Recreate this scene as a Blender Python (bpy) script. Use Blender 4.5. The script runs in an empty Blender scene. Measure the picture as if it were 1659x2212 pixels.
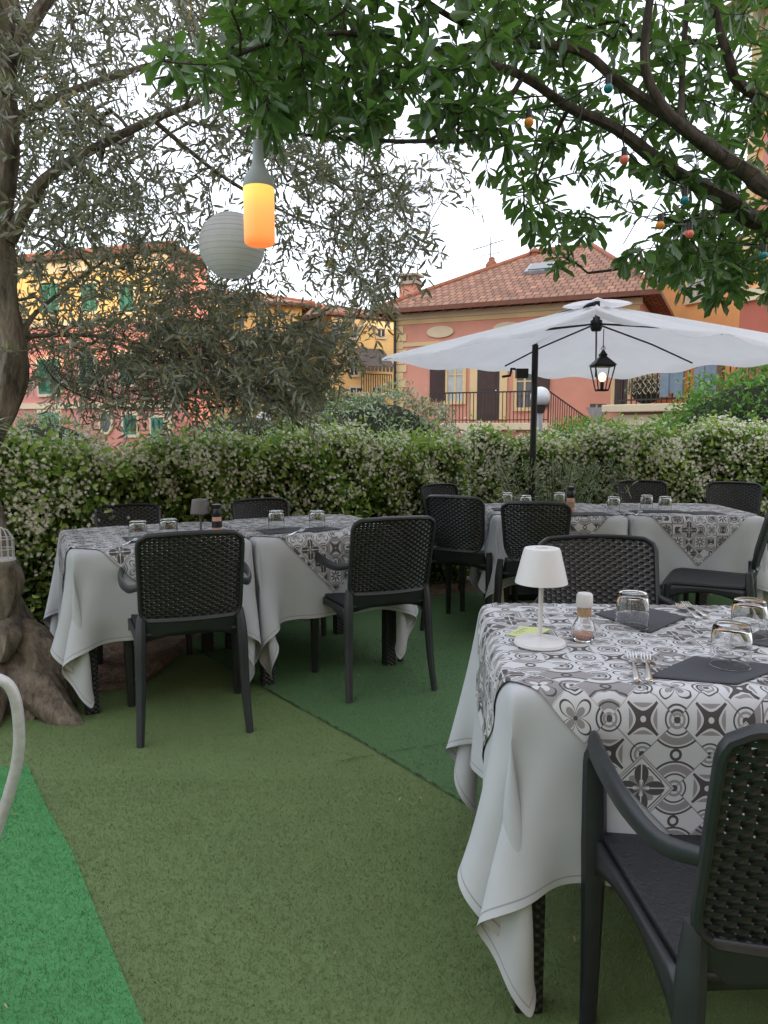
import bpy, math, random
import numpy as np
from mathutils import Vector, Matrix
random.seed(7); rng=np.random.default_rng(7)
R=math.radians; PI=math.pi
S=bpy.context.scene; C=S.collection
# ---------------------------------------------------------------- camera
F=1598.0; PITCH=R(6.5); CH=1.29
cp,sp=math.cos(PITCH),math.sin(PITCH)
cam=bpy.data.objects.new('camera',bpy.data.cameras.new('camera')); C.objects.link(cam)
cam.location=(0,0,CH); cam.rotation_euler=(PI/2-PITCH,0,0)
cam.data.sensor_fit='VERTICAL'; cam.data.sensor_height=36; cam.data.lens=36*F/2212
cam.data.clip_start=.05; cam.data.clip_end=2000; S.camera=cam
def ray(px,py):
    a=(px-829.5)/F; b=(1106-py)/F
    return Vector((a,cp+b*sp,-sp+b*cp))
def at(px,py,y):
    d=ray(px,py); return Vector((0,0,CH))+d*(y/d.y)
def atz(px,py,z):
    d=ray(px,py); return Vector((0,0,CH))+d*((z-CH)/d.z)
# ---------------------------------------------------------------- materials
class E:
    def __init__(s,nt,k): s.nt=nt; s.k=k
    def m(s,op,*o,clamp=False):
        n=s.nt.nodes.new('ShaderNodeMath'); n.operation=op; n.use_clamp=clamp
        for i,x in enumerate((s,)+o):
            if isinstance(x,E): s.nt.links.new(x.k,n.inputs[i])
            else: n.inputs[i].default_value=x
        return E(s.nt,n.outputs[0])
    def __add__(s,o): return s.m('ADD',o)
    def __sub__(s,o): return s.m('SUBTRACT',o)
    def __mul__(s,o): return s.m('MULTIPLY',o)
    def abs(s): return s.m('ABSOLUTE')
    def lt(s,o): return s.m('LESS_THAN',o)
    def gt(s,o): return s.m('GREATER_THAN',o)
    def mx(s,o): return s.m('MAXIMUM',o)
    def mn(s,o): return s.m('MINIMUM',o)
def base(name):
    m=bpy.data.materials.new(name); m.use_nodes=True; nt=m.node_tree
    return m,nt,nt.nodes['Principled BSDF']
def col4(c): return (c[0],c[1],c[2],1)
def texco(nt,out='Object'):
    return nt.nodes.new('ShaderNodeTexCoord').outputs[out]
def noise(nt,scale,detail=4,vec=None,rough=.6):
    n=nt.nodes.new('ShaderNodeTexNoise'); n.inputs['Scale'].default_value=scale; n.inputs['Detail'].default_value=detail
    n.inputs['Roughness'].default_value=rough
    nt.links.new(vec if vec else texco(nt),n.inputs['Vector']); return n.outputs['Fac']
def ramp(nt,fac,stops):
    r=nt.nodes.new('ShaderNodeValToRGB'); nt.links.new(fac,r.inputs[0])
    el=r.color_ramp.elements
    while len(el)<len(stops): el.new(.5)
    for e,(p,c) in zip(el,stops): e.position=p; e.color=col4(c)
    return r.outputs[0]
def bumpn(nt,b,h,strength=.3,dist=.01):
    n=nt.nodes.new('ShaderNodeBump'); n.inputs['Strength'].default_value=strength; n.inputs['Distance'].default_value=dist
    nt.links.new(h,n.inputs['Height']); nt.links.new(n.outputs[0],b.inputs['Normal']); return n
def mixc(nt,f,a,bc):
    n=nt.nodes.new('ShaderNodeMix'); n.data_type='RGBA'; nt.links.new(f.k,n.inputs[0])
    for v,i in ((a,6),(bc,7)):
        if isinstance(v,tuple): n.inputs[i].default_value=col4(v)
        else: nt.links.new(v,n.inputs[i])
    return n.outputs[2]
def M(name,col,rough=.6,metal=0,var=.2,scale=6,bump=0,bscale=60,dist=.005,emit=0,ecol=None,col2=None,trans=0):
    m,nt,b=base(name)
    c1=tuple(x*(1-var) for x in col); c2=col2 if col2 else tuple(min(1,x*(1+var)) for x in col)
    cc_=ramp(nt,noise(nt,scale,5),[(.3,c1),(.7,c2)]); nt.links.new(cc_,b.inputs['Base Color'])
    b.inputs['Roughness'].default_value=rough; b.inputs['Metallic'].default_value=metal
    if bump: bumpn(nt,b,noise(nt,bscale,3),bump,dist)
    if emit:
        b.inputs['Emission Color'].default_value=col4(ecol or col); b.inputs['Emission Strength'].default_value=emit
    if trans:
        t=nt.nodes.new('ShaderNodeBsdfTranslucent'); nt.links.new(cc_,t.inputs[0])
        ms=nt.nodes.new('ShaderNodeMixShader'); ms.inputs[0].default_value=trans
        nt.links.new(b.outputs[0],ms.inputs[1]); nt.links.new(t.outputs[0],ms.inputs[2]); nt.links.new(ms.outputs[0],nt.nodes['Material Output'].inputs[0])
    return m
def leafmat(name,stops,back=None,rough=.4,trans=.25,tcol=(.2,.35,.05)):
    m,nt,b=base(name)
    a=nt.nodes.new('ShaderNodeAttribute'); a.attribute_name='rnd'
    c=ramp(nt,a.outputs['Fac'],stops)
    if back:
        g=nt.nodes.new('ShaderNodeNewGeometry'); mx=nt.nodes.new('ShaderNodeMix'); mx.data_type='RGBA'
        nt.links.new(g.outputs['Backfacing'],mx.inputs[0]); nt.links.new(c,mx.inputs[6]); mx.inputs[7].default_value=col4(back); c=mx.outputs[2]
    nt.links.new(c,b.inputs['Base Color']); b.inputs['Roughness'].default_value=rough
    t=nt.nodes.new('ShaderNodeBsdfTranslucent'); t.inputs[0].default_value=col4(tcol)
    ms=nt.nodes.new('ShaderNodeMixShader'); ms.inputs[0].default_value=trans
    nt.links.new(b.outputs[0],ms.inputs[1]); nt.links.new(t.outputs[0],ms.inputs[2])
    nt.links.new(ms.outputs[0],nt.nodes['Material Output'].inputs[0]); return m
mt={}
mt['resin']=M('charcoal_resin',(.013,.0145,.017),.42,var=.25,scale=20,bump=.1,bscale=250,dist=.001)
mt['weave']=M('woven_resin',(.010,.011,.013),.36,var=.3,scale=60,bump=.2,bscale=400,dist=.001)
def weave_solid(name,sx,sz):
    m,nt,b=base(name)
    tc=texco(nt); sep=nt.nodes.new('ShaderNodeSeparateXYZ'); nt.links.new(tc,sep.inputs[0])
    x=E(nt,sep.outputs[0]); y=E(nt,sep.outputs[1]); z=E(nt,sep.outputs[2])
    u=(x+y)*sx; v=(z+y*.001)*sz
    h=(u*PI).m('SINE')*(v*PI).m('SINE')
    b.inputs['Base Color'].default_value=(.010,.010,.012,1); b.inputs['Roughness'].default_value=.45
    bumpn(nt,b,h.k,.7,.003); return m
mt['legweave']=weave_solid('woven_leg_resin',70,90)
mt['seatweave']=M('woven_seat_resin',(.009,.009,.011),.55,var=.3,scale=70,bump=.8,bscale=120,dist=.004)
def cloth_mat():
    m,nt,b=base('grey_white_linen')
    c=ramp(nt,noise(nt,3,3),[(.3,(.36,.375,.39)),(.7,(.42,.435,.45))])
    uv=texco(nt,'UV'); sep=nt.nodes.new('ShaderNodeSeparateXYZ'); nt.links.new(uv,sep.inputs[0])
    u=E(nt,sep.outputs[0]); v=E(nt,sep.outputs[1]); e=u.mn(u*-1+1.6).mn(v.mn(v*-1+1.6))
    hem=(e-.017).abs().lt(.0018)
    nt.links.new(mixc(nt,hem,c,(.24,.25,.26)),b.inputs['Base Color'])
    b.inputs['Roughness'].default_value=.85
    w1=nt.nodes.new('ShaderNodeTexWave'); w1.inputs['Scale'].default_value=110; nt.links.new(uv,w1.inputs[0]); w1.bands_direction='Y'; w1.inputs['Distortion'].default_value=2
    bumpn(nt,b,w1.outputs['Fac'],.14,.001); return m
mt['cloth']=cloth_mat()
def topper_mat():
    m,nt,b=base('patterned_tile_cloth')
    sep=nt.nodes.new('ShaderNodeSeparateXYZ'); nt.links.new(texco(nt,'UV'),sep.inputs[0])
    U=E(nt,sep.outputs[0])*10.4; V=E(nt,sep.outputs[1])*10.4
    cu=U.m('FLOOR'); cv=V.m('FLOOR'); fx=U-cu-.5; fy=V-cv-.5
    ax=fx.abs(); ay=fy.abs(); r=(fx*fx+fy*fy).m('SQRT'); th=fy.m('ARCTAN2',fx)
    bx_=ax*-1+.5; by_=ay*-1+.5; rc=(bx_*bx_+by_*by_).m('SQRT')
    q1=fx-.5; q2=fy-.5; q3=fx+.5; q4=fy+.5
    rt=(q1*q1+q2*q2).m('SQRT').mn((q3*q3+q4*q4).m('SQRT'))
    cb=nt.nodes.new('ShaderNodeCombineXYZ'); nt.links.new(cu.k,cb.inputs[0]); nt.links.new(cv.k,cb.inputs[1])
    wn=nt.nodes.new('ShaderNodeTexWhiteNoise'); wn.noise_dimensions='2D'; nt.links.new(cb.outputs[0],wn.inputs[0]); w=E(nt,wn.outputs['Value'])
    w2=(w*37.13).m('FRACT')
    c2=(th*2).m('COSINE').abs(); c2b=(th*2+PI/2).m('COSINE').abs(); c4=(th*4).m('COSINE').abs(); mxy=ax.mx(ay); s=ax+ay; hyp=ax*ay
    band=lambda e,c,h: (e-c).abs().lt(h)
    sub=lambda a,c: a.m('SUBTRACT',c,clamp=True)
    # outlined petals with corner rosettes
    D1=(r-(c2*.34+.07)).abs().lt(.024).mx(r.lt(.045)).mx(band(rc,.27,.020)).mx(sub(rc.lt(.20),rc.lt(.15))).mx(rc.lt(.06)); G1=(r.lt(c2*.26)).mx(band(rc,.11,.03))
    # eight petals inside a diamond, dark corner leaves
    D2=band(s,.50,.022).mx(sub(r.lt(c4*.30),r.lt(.07))).mx(sub(rc.lt(.26),hyp.lt(.13))); G2=sub(s.gt(.56),rc.lt(.14)).mx(band(r,.34,.016)*s.lt(.47))
    # four diagonal leaves with pale veins, grey frame
    D3=sub(r.lt(c2b.m('POWER',.8)*.50)*r.gt(c2b*.18),(ax-ay).abs().lt(.018)).mx(band(mxy,.40,.014)*s.lt(.62)); G3=r.lt(c2*.34).mx(band(mxy,.455,.016))
    # sweeping quarter arcs with scrolls
    D4=band(rt,.56,.022).mx(band(rt,.30,.018)).mx(sub(r.lt(.13),r.lt(.07))).mx(rt.lt(.07)); G4=band(rt,.43,.075).mx(band(rt,.15,.03))
    # pointed star on grey lozenge
    D5=(hyp.lt(.012)*r.lt(.44)*r.gt(.06)).mx(rc.lt(.07)).mx(band(rc,.24,.018)); G5=sub(s.lt(.42),hyp.lt(.022)).mx(band(rc,.15,.025))
    k1=w.lt(.24); k2=w.lt(.44)-k1; k3=w.lt(.64)-k1-k2; k4=w.lt(.84)-k1-k2-k3; k5=w.gt(.84)
    Dk=(D1*k1+D2*k2+D3*k3+D4*k4+D5*k5).m('MINIMUM',1); Gk=(G1*k1+G2*k2+G3*k3+G4*k4+G5*k5).mx(mxy.gt(.487)).m('MINIMUM',1)
    inv=w2.gt(.72); Gk=(Gk-inv).abs()
    c=mixc(nt,Gk,(.46,.465,.475),(.215,.205,.205)); c=mixc(nt,Dk,c,(.058,.050,.050))
    nt.links.new(c,b.inputs['Base Color']); b.inputs['Roughness'].default_value=.8
    bumpn(nt,b,noise(nt,300,2),.15,.001); return m
mt['topper']=topper_mat()
mt['napkin']=M('charcoal_paper_napkin',(.045,.047,.055),.9,var=.1,scale=4,bump=.4,bscale=260,dist=.001)
mt['whitelamp']=M('matt_white_metal',(.54,.535,.53),.5,var=.03)
mt['greylamp']=M('matt_grey_metal',(.11,.105,.10),.5,var=.05)
mt['steel']=M('polished_steel',(.62,.62,.62),.18,1,.05)
mt['card']=M('lime_card',(.48,.52,.24),.8,var=.05)
mt['ink']=M('dark_ink',(.05,.06,.05),.8)
mt['salt']=M('pink_salt',(.50,.28,.21),.8,var=.4,scale=200)
mt['label']=M('brown_label',(.30,.20,.11),.6,var=.3,scale=90)
mt['blackpl']=M('black_plastic',(.010,.011,.016),.35)
def glass():
    m,nt,b=base('clear_glass'); b.inputs['Base Color'].default_value=(.97,.98,.98,1); b.inputs['Roughness'].default_value=.01
    b.inputs['Transmission Weight'].default_value=1; b.inputs['IOR'].default_value=1.45
    s=noise(nt,30,2); bumpn(nt,b,s,.02,.001); return m
mt['glass']=glass()
def bark(name,c1,c2,sc=6,st=.9):
    m,nt,b=base(name)
    tc=texco(nt); mp=nt.nodes.new('ShaderNodeMapping'); mp.inputs['Scale'].default_value=(1,1,.28); nt.links.new(tc,mp.inputs[0])
    f=noise(nt,sc*3,8,mp.outputs[0],.7); nt.links.new(ramp(nt,f,[(.35,c1),(.65,c2)]),b.inputs['Base Color'])
    b.inputs['Roughness'].default_value=.95; bumpn(nt,b,f,st,.05); return m
mt['olivebark']=bark('olive_bark',(.050,.039,.029),(.28,.23,.175))
mt['pitbark']=bark('grey_brown_bark',(.020,.015,.012),(.10,.08,.062),10,.5)
mt['oliveleaf']=leafmat('olive_leaf',[(0,(.042,.055,.034)),(.5,(.095,.115,.075)),(.88,(.17,.19,.12)),(1,(.44,.29,.08))],back=(.29,.31,.26),rough=.42,trans=.25,tcol=(.28,.28,.12))
mt['pitleaf']=leafmat('broad_glossy_leaf',[(0,(.015,.042,.014)),(.5,(.034,.090,.023)),(1,(.10,.19,.05))],back=(.065,.115,.045),rough=.28,trans=.26,tcol=(.18,.38,.05))
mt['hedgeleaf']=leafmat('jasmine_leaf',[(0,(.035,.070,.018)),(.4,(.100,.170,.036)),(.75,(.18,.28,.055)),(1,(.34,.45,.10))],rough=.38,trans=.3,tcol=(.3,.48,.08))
mt['flower']=leafmat('white_petal',[(0,(.72,.68,.52)),(1,(.86,.84,.72))],rough=.7,trans=.25,tcol=(.7,.7,.55))
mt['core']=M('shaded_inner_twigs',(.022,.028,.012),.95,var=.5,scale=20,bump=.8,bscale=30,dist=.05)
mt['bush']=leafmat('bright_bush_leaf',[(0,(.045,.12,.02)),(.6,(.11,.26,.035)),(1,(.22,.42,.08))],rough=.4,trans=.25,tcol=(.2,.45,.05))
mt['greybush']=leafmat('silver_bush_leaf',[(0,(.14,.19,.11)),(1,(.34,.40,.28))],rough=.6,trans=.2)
mt['yellowbush']=leafmat('sunlit_bush_leaf',[(0,(.09,.12,.03)),(1,(.26,.26,.07))],rough=.6,trans=.3)
mt['yucca']=leafmat('pale_strap_leaf',[(0,(.22,.30,.14)),(1,(.55,.60,.42))],rough=.5,trans=.2)
mt['dryleaf']=leafmat('dry_fallen_leaf',[(0,(.12,.07,.03)),(.6,(.28,.20,.09)),(1,(.45,.42,.30))],rough=.8,trans=.1)
def turf(name,c1,c2,c3):
    m,nt,b=base(name)
    a=nt.nodes.new('ShaderNodeAttribute'); a.attribute_name='rnd'
    mx=nt.nodes.new('ShaderNodeMix'); mx.data_type='RGBA'; mx.inputs[0].default_value=.45
    nt.links.new(ramp(nt,a.outputs['Fac'],[(0,c1),(1,c3)]),mx.inputs[6])
    nt.links.new(ramp(nt,noise(nt,1.6,9,rough=.72),[(.35,c1),(.7,c2)]),mx.inputs[7])
    nt.links.new(mx.outputs[2],b.inputs['Base Color'])
    b.inputs['Roughness'].default_value=.8; bumpn(nt,b,noise(nt,300,3),.8,.005); return m
mt['turf_olive']=turf('worn_olive_turf',(.082,.130,.040),(.130,.190,.062),(.21,.29,.105))
mt['turf_teal']=turf('deep_green_turf',(.050,.118,.040),(.076,.160,.055),(.13,.24,.095))
mt['turf_bright']=turf('bright_emerald_turf',(.042,.20,.055),(.065,.27,.085),(.12,.39,.14))
mt['soil']=M('dry_soil',(.17,.11,.075),.95,var=.45,scale=12,bump=1,bscale=30,dist=.03)
mt['asphalt']=M('asphalt',(.06,.06,.06),.9,var=.25,scale=3,bump=.4)
mt['rock']=M('pale_rock',(.30,.27,.23),.9,var=.4,scale=10,bump=.8,bscale=20,dist=.01)
mt['terracotta']=M('terracotta',(.30,.11,.06),.8)
mt['redpot']=M('red_plastic_pot',(.35,.03,.025),.5)
mt['canopy']=M('white_canvas',(.75,.75,.77),.85,var=.05,scale=3,bump=.3,bscale=7,dist=.03,trans=.40)
mt['blackmetal']=M('black_metal',(.012,.012,.013),.4,.3)
mt['ironwhite']=M('white_painted_iron',(.42,.42,.41),.45,.2,var=.15,scale=60)
mt['paper']=M('grey_rice_paper',(.80,.79,.80),.9,var=.04,scale=10,bump=.3,bscale=60,trans=.38)
mt['wire']=M('thin_wire',(.40,.40,.40),.7)
mt['silicone']=M('grey_silicone',(.30,.34,.35),.6,var=.05)
def glow():
    m,nt,b=base('glowing_orange_glass')
    sep=nt.nodes.new('ShaderNodeSeparateXYZ'); nt.links.new(texco(nt,'Generated'),sep.inputs[0])
    c=ramp(nt,sep.outputs[2],[(0,(1,.25,.06)),(.55,(1,.40,.10)),(1,(1,.62,.12))])
    nt.links.new(c,b.inputs['Base Color']); nt.links.new(c,b.inputs['Emission Color']); b.inputs['Emission Strength'].default_value=.85; b.inputs['Roughness'].default_value=.5
    return m
mt['glow']=glow()
mt['bulbwarm']=M('warm_lit_bulb',(1,.75,.4),.3,emit=6,ecol=(1,.62,.25),var=0)
mt['globe']=M('frosted_globe',(.62,.64,.68),.15,var=.05)
for n,c in (('teal',(.0,.16,.18)),('amber',(.65,.24,.02)),('coral',(.65,.14,.09))):
    mt['b_'+n]=M(n+'_glass_bulb',c,.12,var=.1)
def plaster(name,c,var=.1): return M(name,c,.9,var=var,scale=.9,bump=.2,bscale=14,dist=.01)
mt['salmon']=plaster('salmon_plaster',(.62,.29,.21)); mt['pink']=plaster('deep_pink_plaster',(.62,.26,.22),.12)
mt['yellow']=plaster('ochre_plaster',(.80,.52,.20),.12); mt['cream']=plaster('cream_trim',(.66,.50,.27)); mt['palecream']=plaster('pale_cream_trim',(.66,.55,.38))
mt['orange']=plaster('orange_plaster',(.78,.40,.15)); mt['redbrick']=plaster('brick_red_plaster',(.40,.12,.08)); mt['peach']=plaster('peach_plaster',(.80,.44,.22))
mt['shutgreen']=M('green_shutter',(.05,.20,.14),.6); mt['shutbrown']=M('brown_shutter',(.05,.025,.02),.6)
mt['doorbrown']=M('dark_brown_door',(.035,.018,.016),.5,scale=3)
mt['pane']=M('dark_window_glass',(.05,.06,.07),.08,var=.3,scale=1); mt['curtain']=M('pale_curtain',(.45,.47,.46),.9,scale=3)
mt['iron']=M('dark_iron',(.03,.022,.02),.6); mt['bluegrey']=M('blue_grey_panel',(.17,.22,.27),.6); mt['stone']=M('pale_stone',(.40,.34,.26),.9,bump=.3)
mt['awn']=M('awning_canvas',(.10,.08,.07),.9); mt['timber']=M('red_brown_timber',(.16,.06,.035),.7)
mt['signgrey']=M('grey_sign_back',(.32,.35,.38),.4,.3); mt['signblue']=M('sign_blue',(.02,.06,.40),.4,var=.02); mt['signred']=M('sign_red',(.6,.02,.02),.4,var=.02)
def tiles():
    m,nt,b=base('clay_roof_tiles')
    br=nt.nodes.new('ShaderNodeTexBrick'); nt.links.new(texco(nt,'UV'),br.inputs['Vector'])
    for k,v in (('Color1',(.40,.21,.135,1)),('Color2',(.25,.13,.085,1)),('Mortar',(.08,.04,.03,1))): br.inputs[k].default_value=v
    br.inputs['Scale'].default_value=1; br.inputs['Brick Width'].default_value=.26; br.inputs['Row Height'].default_value=.36; br.inputs['Mortar Size'].default_value=.03; br.inputs['Mortar Smooth'].default_value=.6
    mx=nt.nodes.new('ShaderNodeMix'); mx.data_type='RGBA'; mx.blend_type='MULTIPLY'; mx.inputs[0].default_value=.8
    nt.links.new(br.outputs[0],mx.inputs[6]); nt.links.new(ramp(nt,noise(nt,2.5,8),[(.3,(.6,.6,.6)),(.7,(1.25,1.15,1.05))]),mx.inputs[7])
    nt.links.new(mx.outputs[2],b.inputs['Base Color']); b.inputs['Roughness'].default_value=.9
    bumpn(nt,b,br.outputs['Fac'],-.8,.06); return m
mt['tiles']=tiles()
def netmat():
    m,nt,b=base('fine_black_net'); b.inputs['Base Color'].default_value=(.03,.03,.032,1); b.inputs['Roughness'].default_value=.9
    t=nt.nodes.new('ShaderNodeBsdfTransparent'); ms=nt.nodes.new('ShaderNodeMixShader')
    uv=nt.nodes.new('ShaderNodeSeparateXYZ'); nt.links.new(texco(nt,'UV'),uv.inputs[0])
    u=E(nt,uv.outputs[0])*70; v=E(nt,uv.outputs[1])*40
    f=u.m('FRACT').lt(.14).mx(v.m('FRACT').lt(.14)); nt.links.new(f.k,ms.inputs[0])
    nt.links.new(t.outputs[0],ms.inputs[1]); nt.links.new(b.outputs[0],ms.inputs[2]); nt.links.new(ms.outputs[0],nt.nodes['Material Output'].inputs[0]); return m
mt['net']=netmat()
# ---------------------------------------------------------------- mesh helpers
def link(name,me,mat,parent=None):
    o=bpy.data.objects.new(name,me); C.objects.link(o); me.materials.append(mat)
    if parent is not None: o.parent=parent
    return o
class MB:
    def __init__(s): s.v=[]; s.f=[]
    def add(s,v,f):
        k=len(s.v); s.v+= [tuple(p) for p in v]; s.f+=[tuple(i+k for i in q) for q in f]; return s
    def box(s,c,d,rz=0,mtx=None):
        x,y,z=[q/2 for q in d]; vs=[Vector(p) for p in((-x,-y,-z),(x,-y,-z),(x,y,-z),(-x,y,-z),(-x,-y,z),(x,-y,z),(x,y,z),(-x,y,z))]
        m=mtx if mtx else Matrix.Rotation(rz,3,'Z'); vs=[m@p+Vector(c) for p in vs]
        return s.add(vs,[(3,2,1,0),(4,5,6,7),(0,1,5,4),(1,2,6,5),(2,3,7,6),(3,0,4,7)])
    def bb(s,x0,x1,y0,y1,z0,z1): return s.box(((x0+x1)/2,(y0+y1)/2,(z0+z1)/2),(abs(x1-x0),abs(y1-y0),abs(z1-z0)))
    def tube(s,pts,rad,n=8,flat=1.0,up=(0,0,1),lump=0,sub=0):
        pts=[Vector(p) for p in pts]; rad=list(rad) if hasattr(rad,'__len__') else [rad]*len(pts)
        if sub:
            P2=[];R2=[]
            for i in range(len(pts)-1):
                p0=pts[max(0,i-1)];p1=pts[i];p2=pts[i+1];p3=pts[min(len(pts)-1,i+2)]
                for k in range(sub):
                    t=k/sub; P2.append(.5*((2*p1)+(p2-p0)*t+(2*p0-5*p1+4*p2-p3)*t*t+(3*p1-p0-3*p2+p3)*t**3)); R2.append(rad[i]*(1-t)+rad[i+1]*t)
            P2.append(pts[-1]);R2.append(rad[-1]); pts,rad=P2,R2
        vs=[];fs=[];up=Vector(up);x=None
        for i,p in enumerate(pts):
            t=(pts[min(i+1,len(pts)-1)]-pts[max(i-1,0)]).normalized()
            if x is None:
                x=t.cross(up)
                if x.length<.05: x=t.cross(Vector((0,1,0)))
            else: x=x-t*x.dot(t)
            x=x.normalized(); y=x.cross(t).normalized()
            for k in range(n):
                a=2*PI*k/n; r=rad[i]
                if lump: r*=1+lump*(math.sin(3*a+i*.35)+.6*math.sin(5*a-i*.22+1)+.5*math.sin(2*a+i*.8)+.35*math.sin(7*a+i*1.7))
                vs.append(p+x*math.cos(a)*r+y*math.sin(a)*r*flat)
        for i in range(len(pts)-1):
            for k in range(n):
                a=i*n+k;b=i*n+(k+1)%n; fs.append((a,b,b+n,a+n))
        fs.append(tuple(reversed(range(n)))); fs.append(tuple(range((len(pts)-1)*n,len(pts)*n)))
        return s.add(vs,fs)
    def lathe(s,c,prof,n=28,close=False):
        c=Vector(c);vs=[];fs=[]
        for r,z in prof:
            for k in range(n):
                a=2*PI*k/n; vs.append(c+Vector((r*math.cos(a),r*math.sin(a),z)))
        m=len(prof)
        for i in range(m-1 if not close else m):
            for k in range(n):
                a=i*n+k;b=i*n+(k+1)%n;j=((i+1)%m)*n; fs.append((a,b,j+(k+1)%n,j+k))
        if not close: fs.append(tuple(reversed(range(n)))); fs.append(tuple(range((m-1)*n,m*n)))
        return s.add(vs,fs)
    def grid(s,fn,nu,nv):
        vs=[fn(i/nu,j/nv) for i in range(nu+1) for j in range(nv+1)]
        fs=[(i*(nv+1)+j,(i+1)*(nv+1)+j,(i+1)*(nv+1)+j+1,i*(nv+1)+j+1) for i in range(nu) for j in range(nv)]
        return s.add(vs,fs)
    def sphere(s,c,r,n=14,sq=(1,1,1)):
        pr=[(math.sin(PI*i/n)*r+1e-5,-math.cos(PI*i/n)*r) for i in range(n+1)]
        k=len(s.v); s.lathe((0,0,0),pr,n*2)
        s.v[k:]=[(c[0]+p[0]*sq[0],c[1]+p[1]*sq[1],c[2]+p[2]*sq[2]) for p in s.v[k:]]
        return s
    def build(s,name,mat,parent=None,smooth=False,solid=0,bevel=0,sub=0):
        me=bpy.data.meshes.new(name); me.from_pydata(s.v,[],s.f); me.update()
        if smooth:
            me.polygons.foreach_set('use_smooth',[True]*len(me.polygons)); me.set_sharp_from_angle(angle=R(42))
        o=link(name,me,mat if not isinstance(mat,str) else mt[mat],parent)
        if solid: q=o.modifiers.new('s','SOLIDIFY'); q.thickness=solid; q.offset=0
        if sub: q=o.modifiers.new('u','SUBSURF'); q.levels=q.render_levels=sub
        if bevel: q=o.modifiers.new('b','BEVEL'); q.width=bevel; q.segments=2; q.limit_method='ANGLE'
        return o
def tag(o,label,cat,group=None,kind=None):
    o['label']=label; o['category']=cat
    if group: o['group']=group
    if kind: o['kind']=kind
    return o
def empty(name,loc,rz=0,label=None,cat=None,group=None):
    o=bpy.data.objects.new(name,None); C.objects.link(o); o.location=loc; o.rotation_euler=(0,0,rz); o.empty_display_size=.1
    if label: tag(o,label,cat,group)
    return o
def struct(o): o['kind']='structure'; return o
def dup(root,loc,rz,label,scale=None):
    r=root.copy(); C.objects.link(r); r.location=loc; r.rotation_euler=(0,0,rz); r['label']=label
    if scale: r.scale=scale
    for ch in list(root.children):
        c=ch.copy(); C.objects.link(c); c.parent=r
        for g in ch.children:
            d=g.copy(); C.objects.link(d); d.parent=c
    return r
def npmesh(name,V,Fc,k,mat,parent=None,rnd=None,smooth=False):
    me=bpy.data.meshes.new(name); nv=len(V); nf=len(Fc)
    me.vertices.add(nv); me.vertices.foreach_set('co',V.astype(np.float32).ravel())
    me.loops.add(nf*k); me.loops.foreach_set('vertex_index',Fc.astype(np.int32).ravel())
    me.polygons.add(nf); me.polygons.foreach_set('loop_start',np.arange(0,nf*k,k,dtype=np.int32)); me.polygons.foreach_set('loop_total',np.full(nf,k,np.int32))
    if smooth: me.polygons.foreach_set('use_smooth',np.ones(nf,bool))
    me.update(calc_edges=True)
    if rnd is not None:
        a=me.attributes.new('rnd','FLOAT','POINT'); a.data.foreach_set('value',rnd.astype(np.float32))
    return link(name,me,mt[mat],parent)
def unit(a): return a/np.maximum(np.linalg.norm(a,axis=-1,keepdims=True),1e-9)
def leaves(name,pos,d,nrm,L,wr,mat,parent=None,shape='mid',bend=.15,rnd=None):
    N=len(pos); d=unit(d); s=unit(np.cross(d,nrm)); n=np.cross(s,d); L=np.broadcast_to(L,(N,))[:,None]
    if shape=='mid': T=[(0,0,0),(.3,.5,.5),(.68,.42,.3),(1,0,0),(.68,-.42,.3),(.3,-.5,.5)]
    else: T=[(0,0,0),(.42,.32,.3),(.8,.5,.35),(1,0,0),(.8,-.5,.35),(.42,-.32,.3)]
    V=np.zeros((N,6,3))
    for i,(a,b,c) in enumerate(T): V[:,i]=pos+d*L*a+s*L*wr*b+n*L*(wr*c*.5-bend*a*a)
    Fc=(np.array([[0,1,2,3],[0,3,4,5]])[None]+np.arange(N)[:,None,None]*6).reshape(-1,4)
    r=rng.random(N) if rnd is None else rnd
    return npmesh(name,V.reshape(-1,3),Fc,4,mat,parent,np.repeat(r,6))
def flowers(name,pos,nrm,rad,parent=None):
    N=len(pos); n=unit(nrm); a=unit(np.cross(n,rng.normal(size=(N,3)))); b=np.cross(n,a); V=np.zeros((N,16,3)); V[:,0]=pos; rad=rad[:,None]
    fs=[]
    for k in range(5):
        t=2*PI*k/5
        for j,(rr,da,h) in enumerate(((.55,-.42,.0),(1,0.12,.12),(.55,.42,.05))):
            V[:,1+3*k+j]=pos+(a*math.cos(t+da)+b*math.sin(t+da))*rad*rr+n*rad*h
        fs.append([0,1+3*k,2+3*k,3+3*k])
    Fc=(np.array(fs)[None]+np.arange(N)[:,None,None]*16).reshape(-1,4)
    return npmesh(name,V.reshape(-1,3),Fc,4,'flower',parent,np.repeat(rng.random(N),16))
def segtubes(name,A,B,ra,rb,mat,parent,n=5):
    A=np.array(A);B=np.array(B);ra=np.array(ra)[:,None];rb=np.array(rb)[:,None];N=len(A)
    t=unit(B-A); x=unit(np.cross(t,np.array([.31,.22,.93]))); y=np.cross(x,t); V=np.zeros((N,2*n,3))
    for k in range(n):
        c,s_=math.cos(2*PI*k/n),math.sin(2*PI*k/n); V[:,k]=A+(x*c+y*s_)*ra; V[:,n+k]=B+(x*c+y*s_)*rb
    Fc=(np.array([[k,(k+1)%n,n+(k+1)%n,n+k] for k in range(n)])[None]+np.arange(N)[:,None,None]*2*n).reshape(-1,4)
    return npmesh(name,V.reshape(-1,3),Fc,4,mat,parent,smooth=True)
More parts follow.
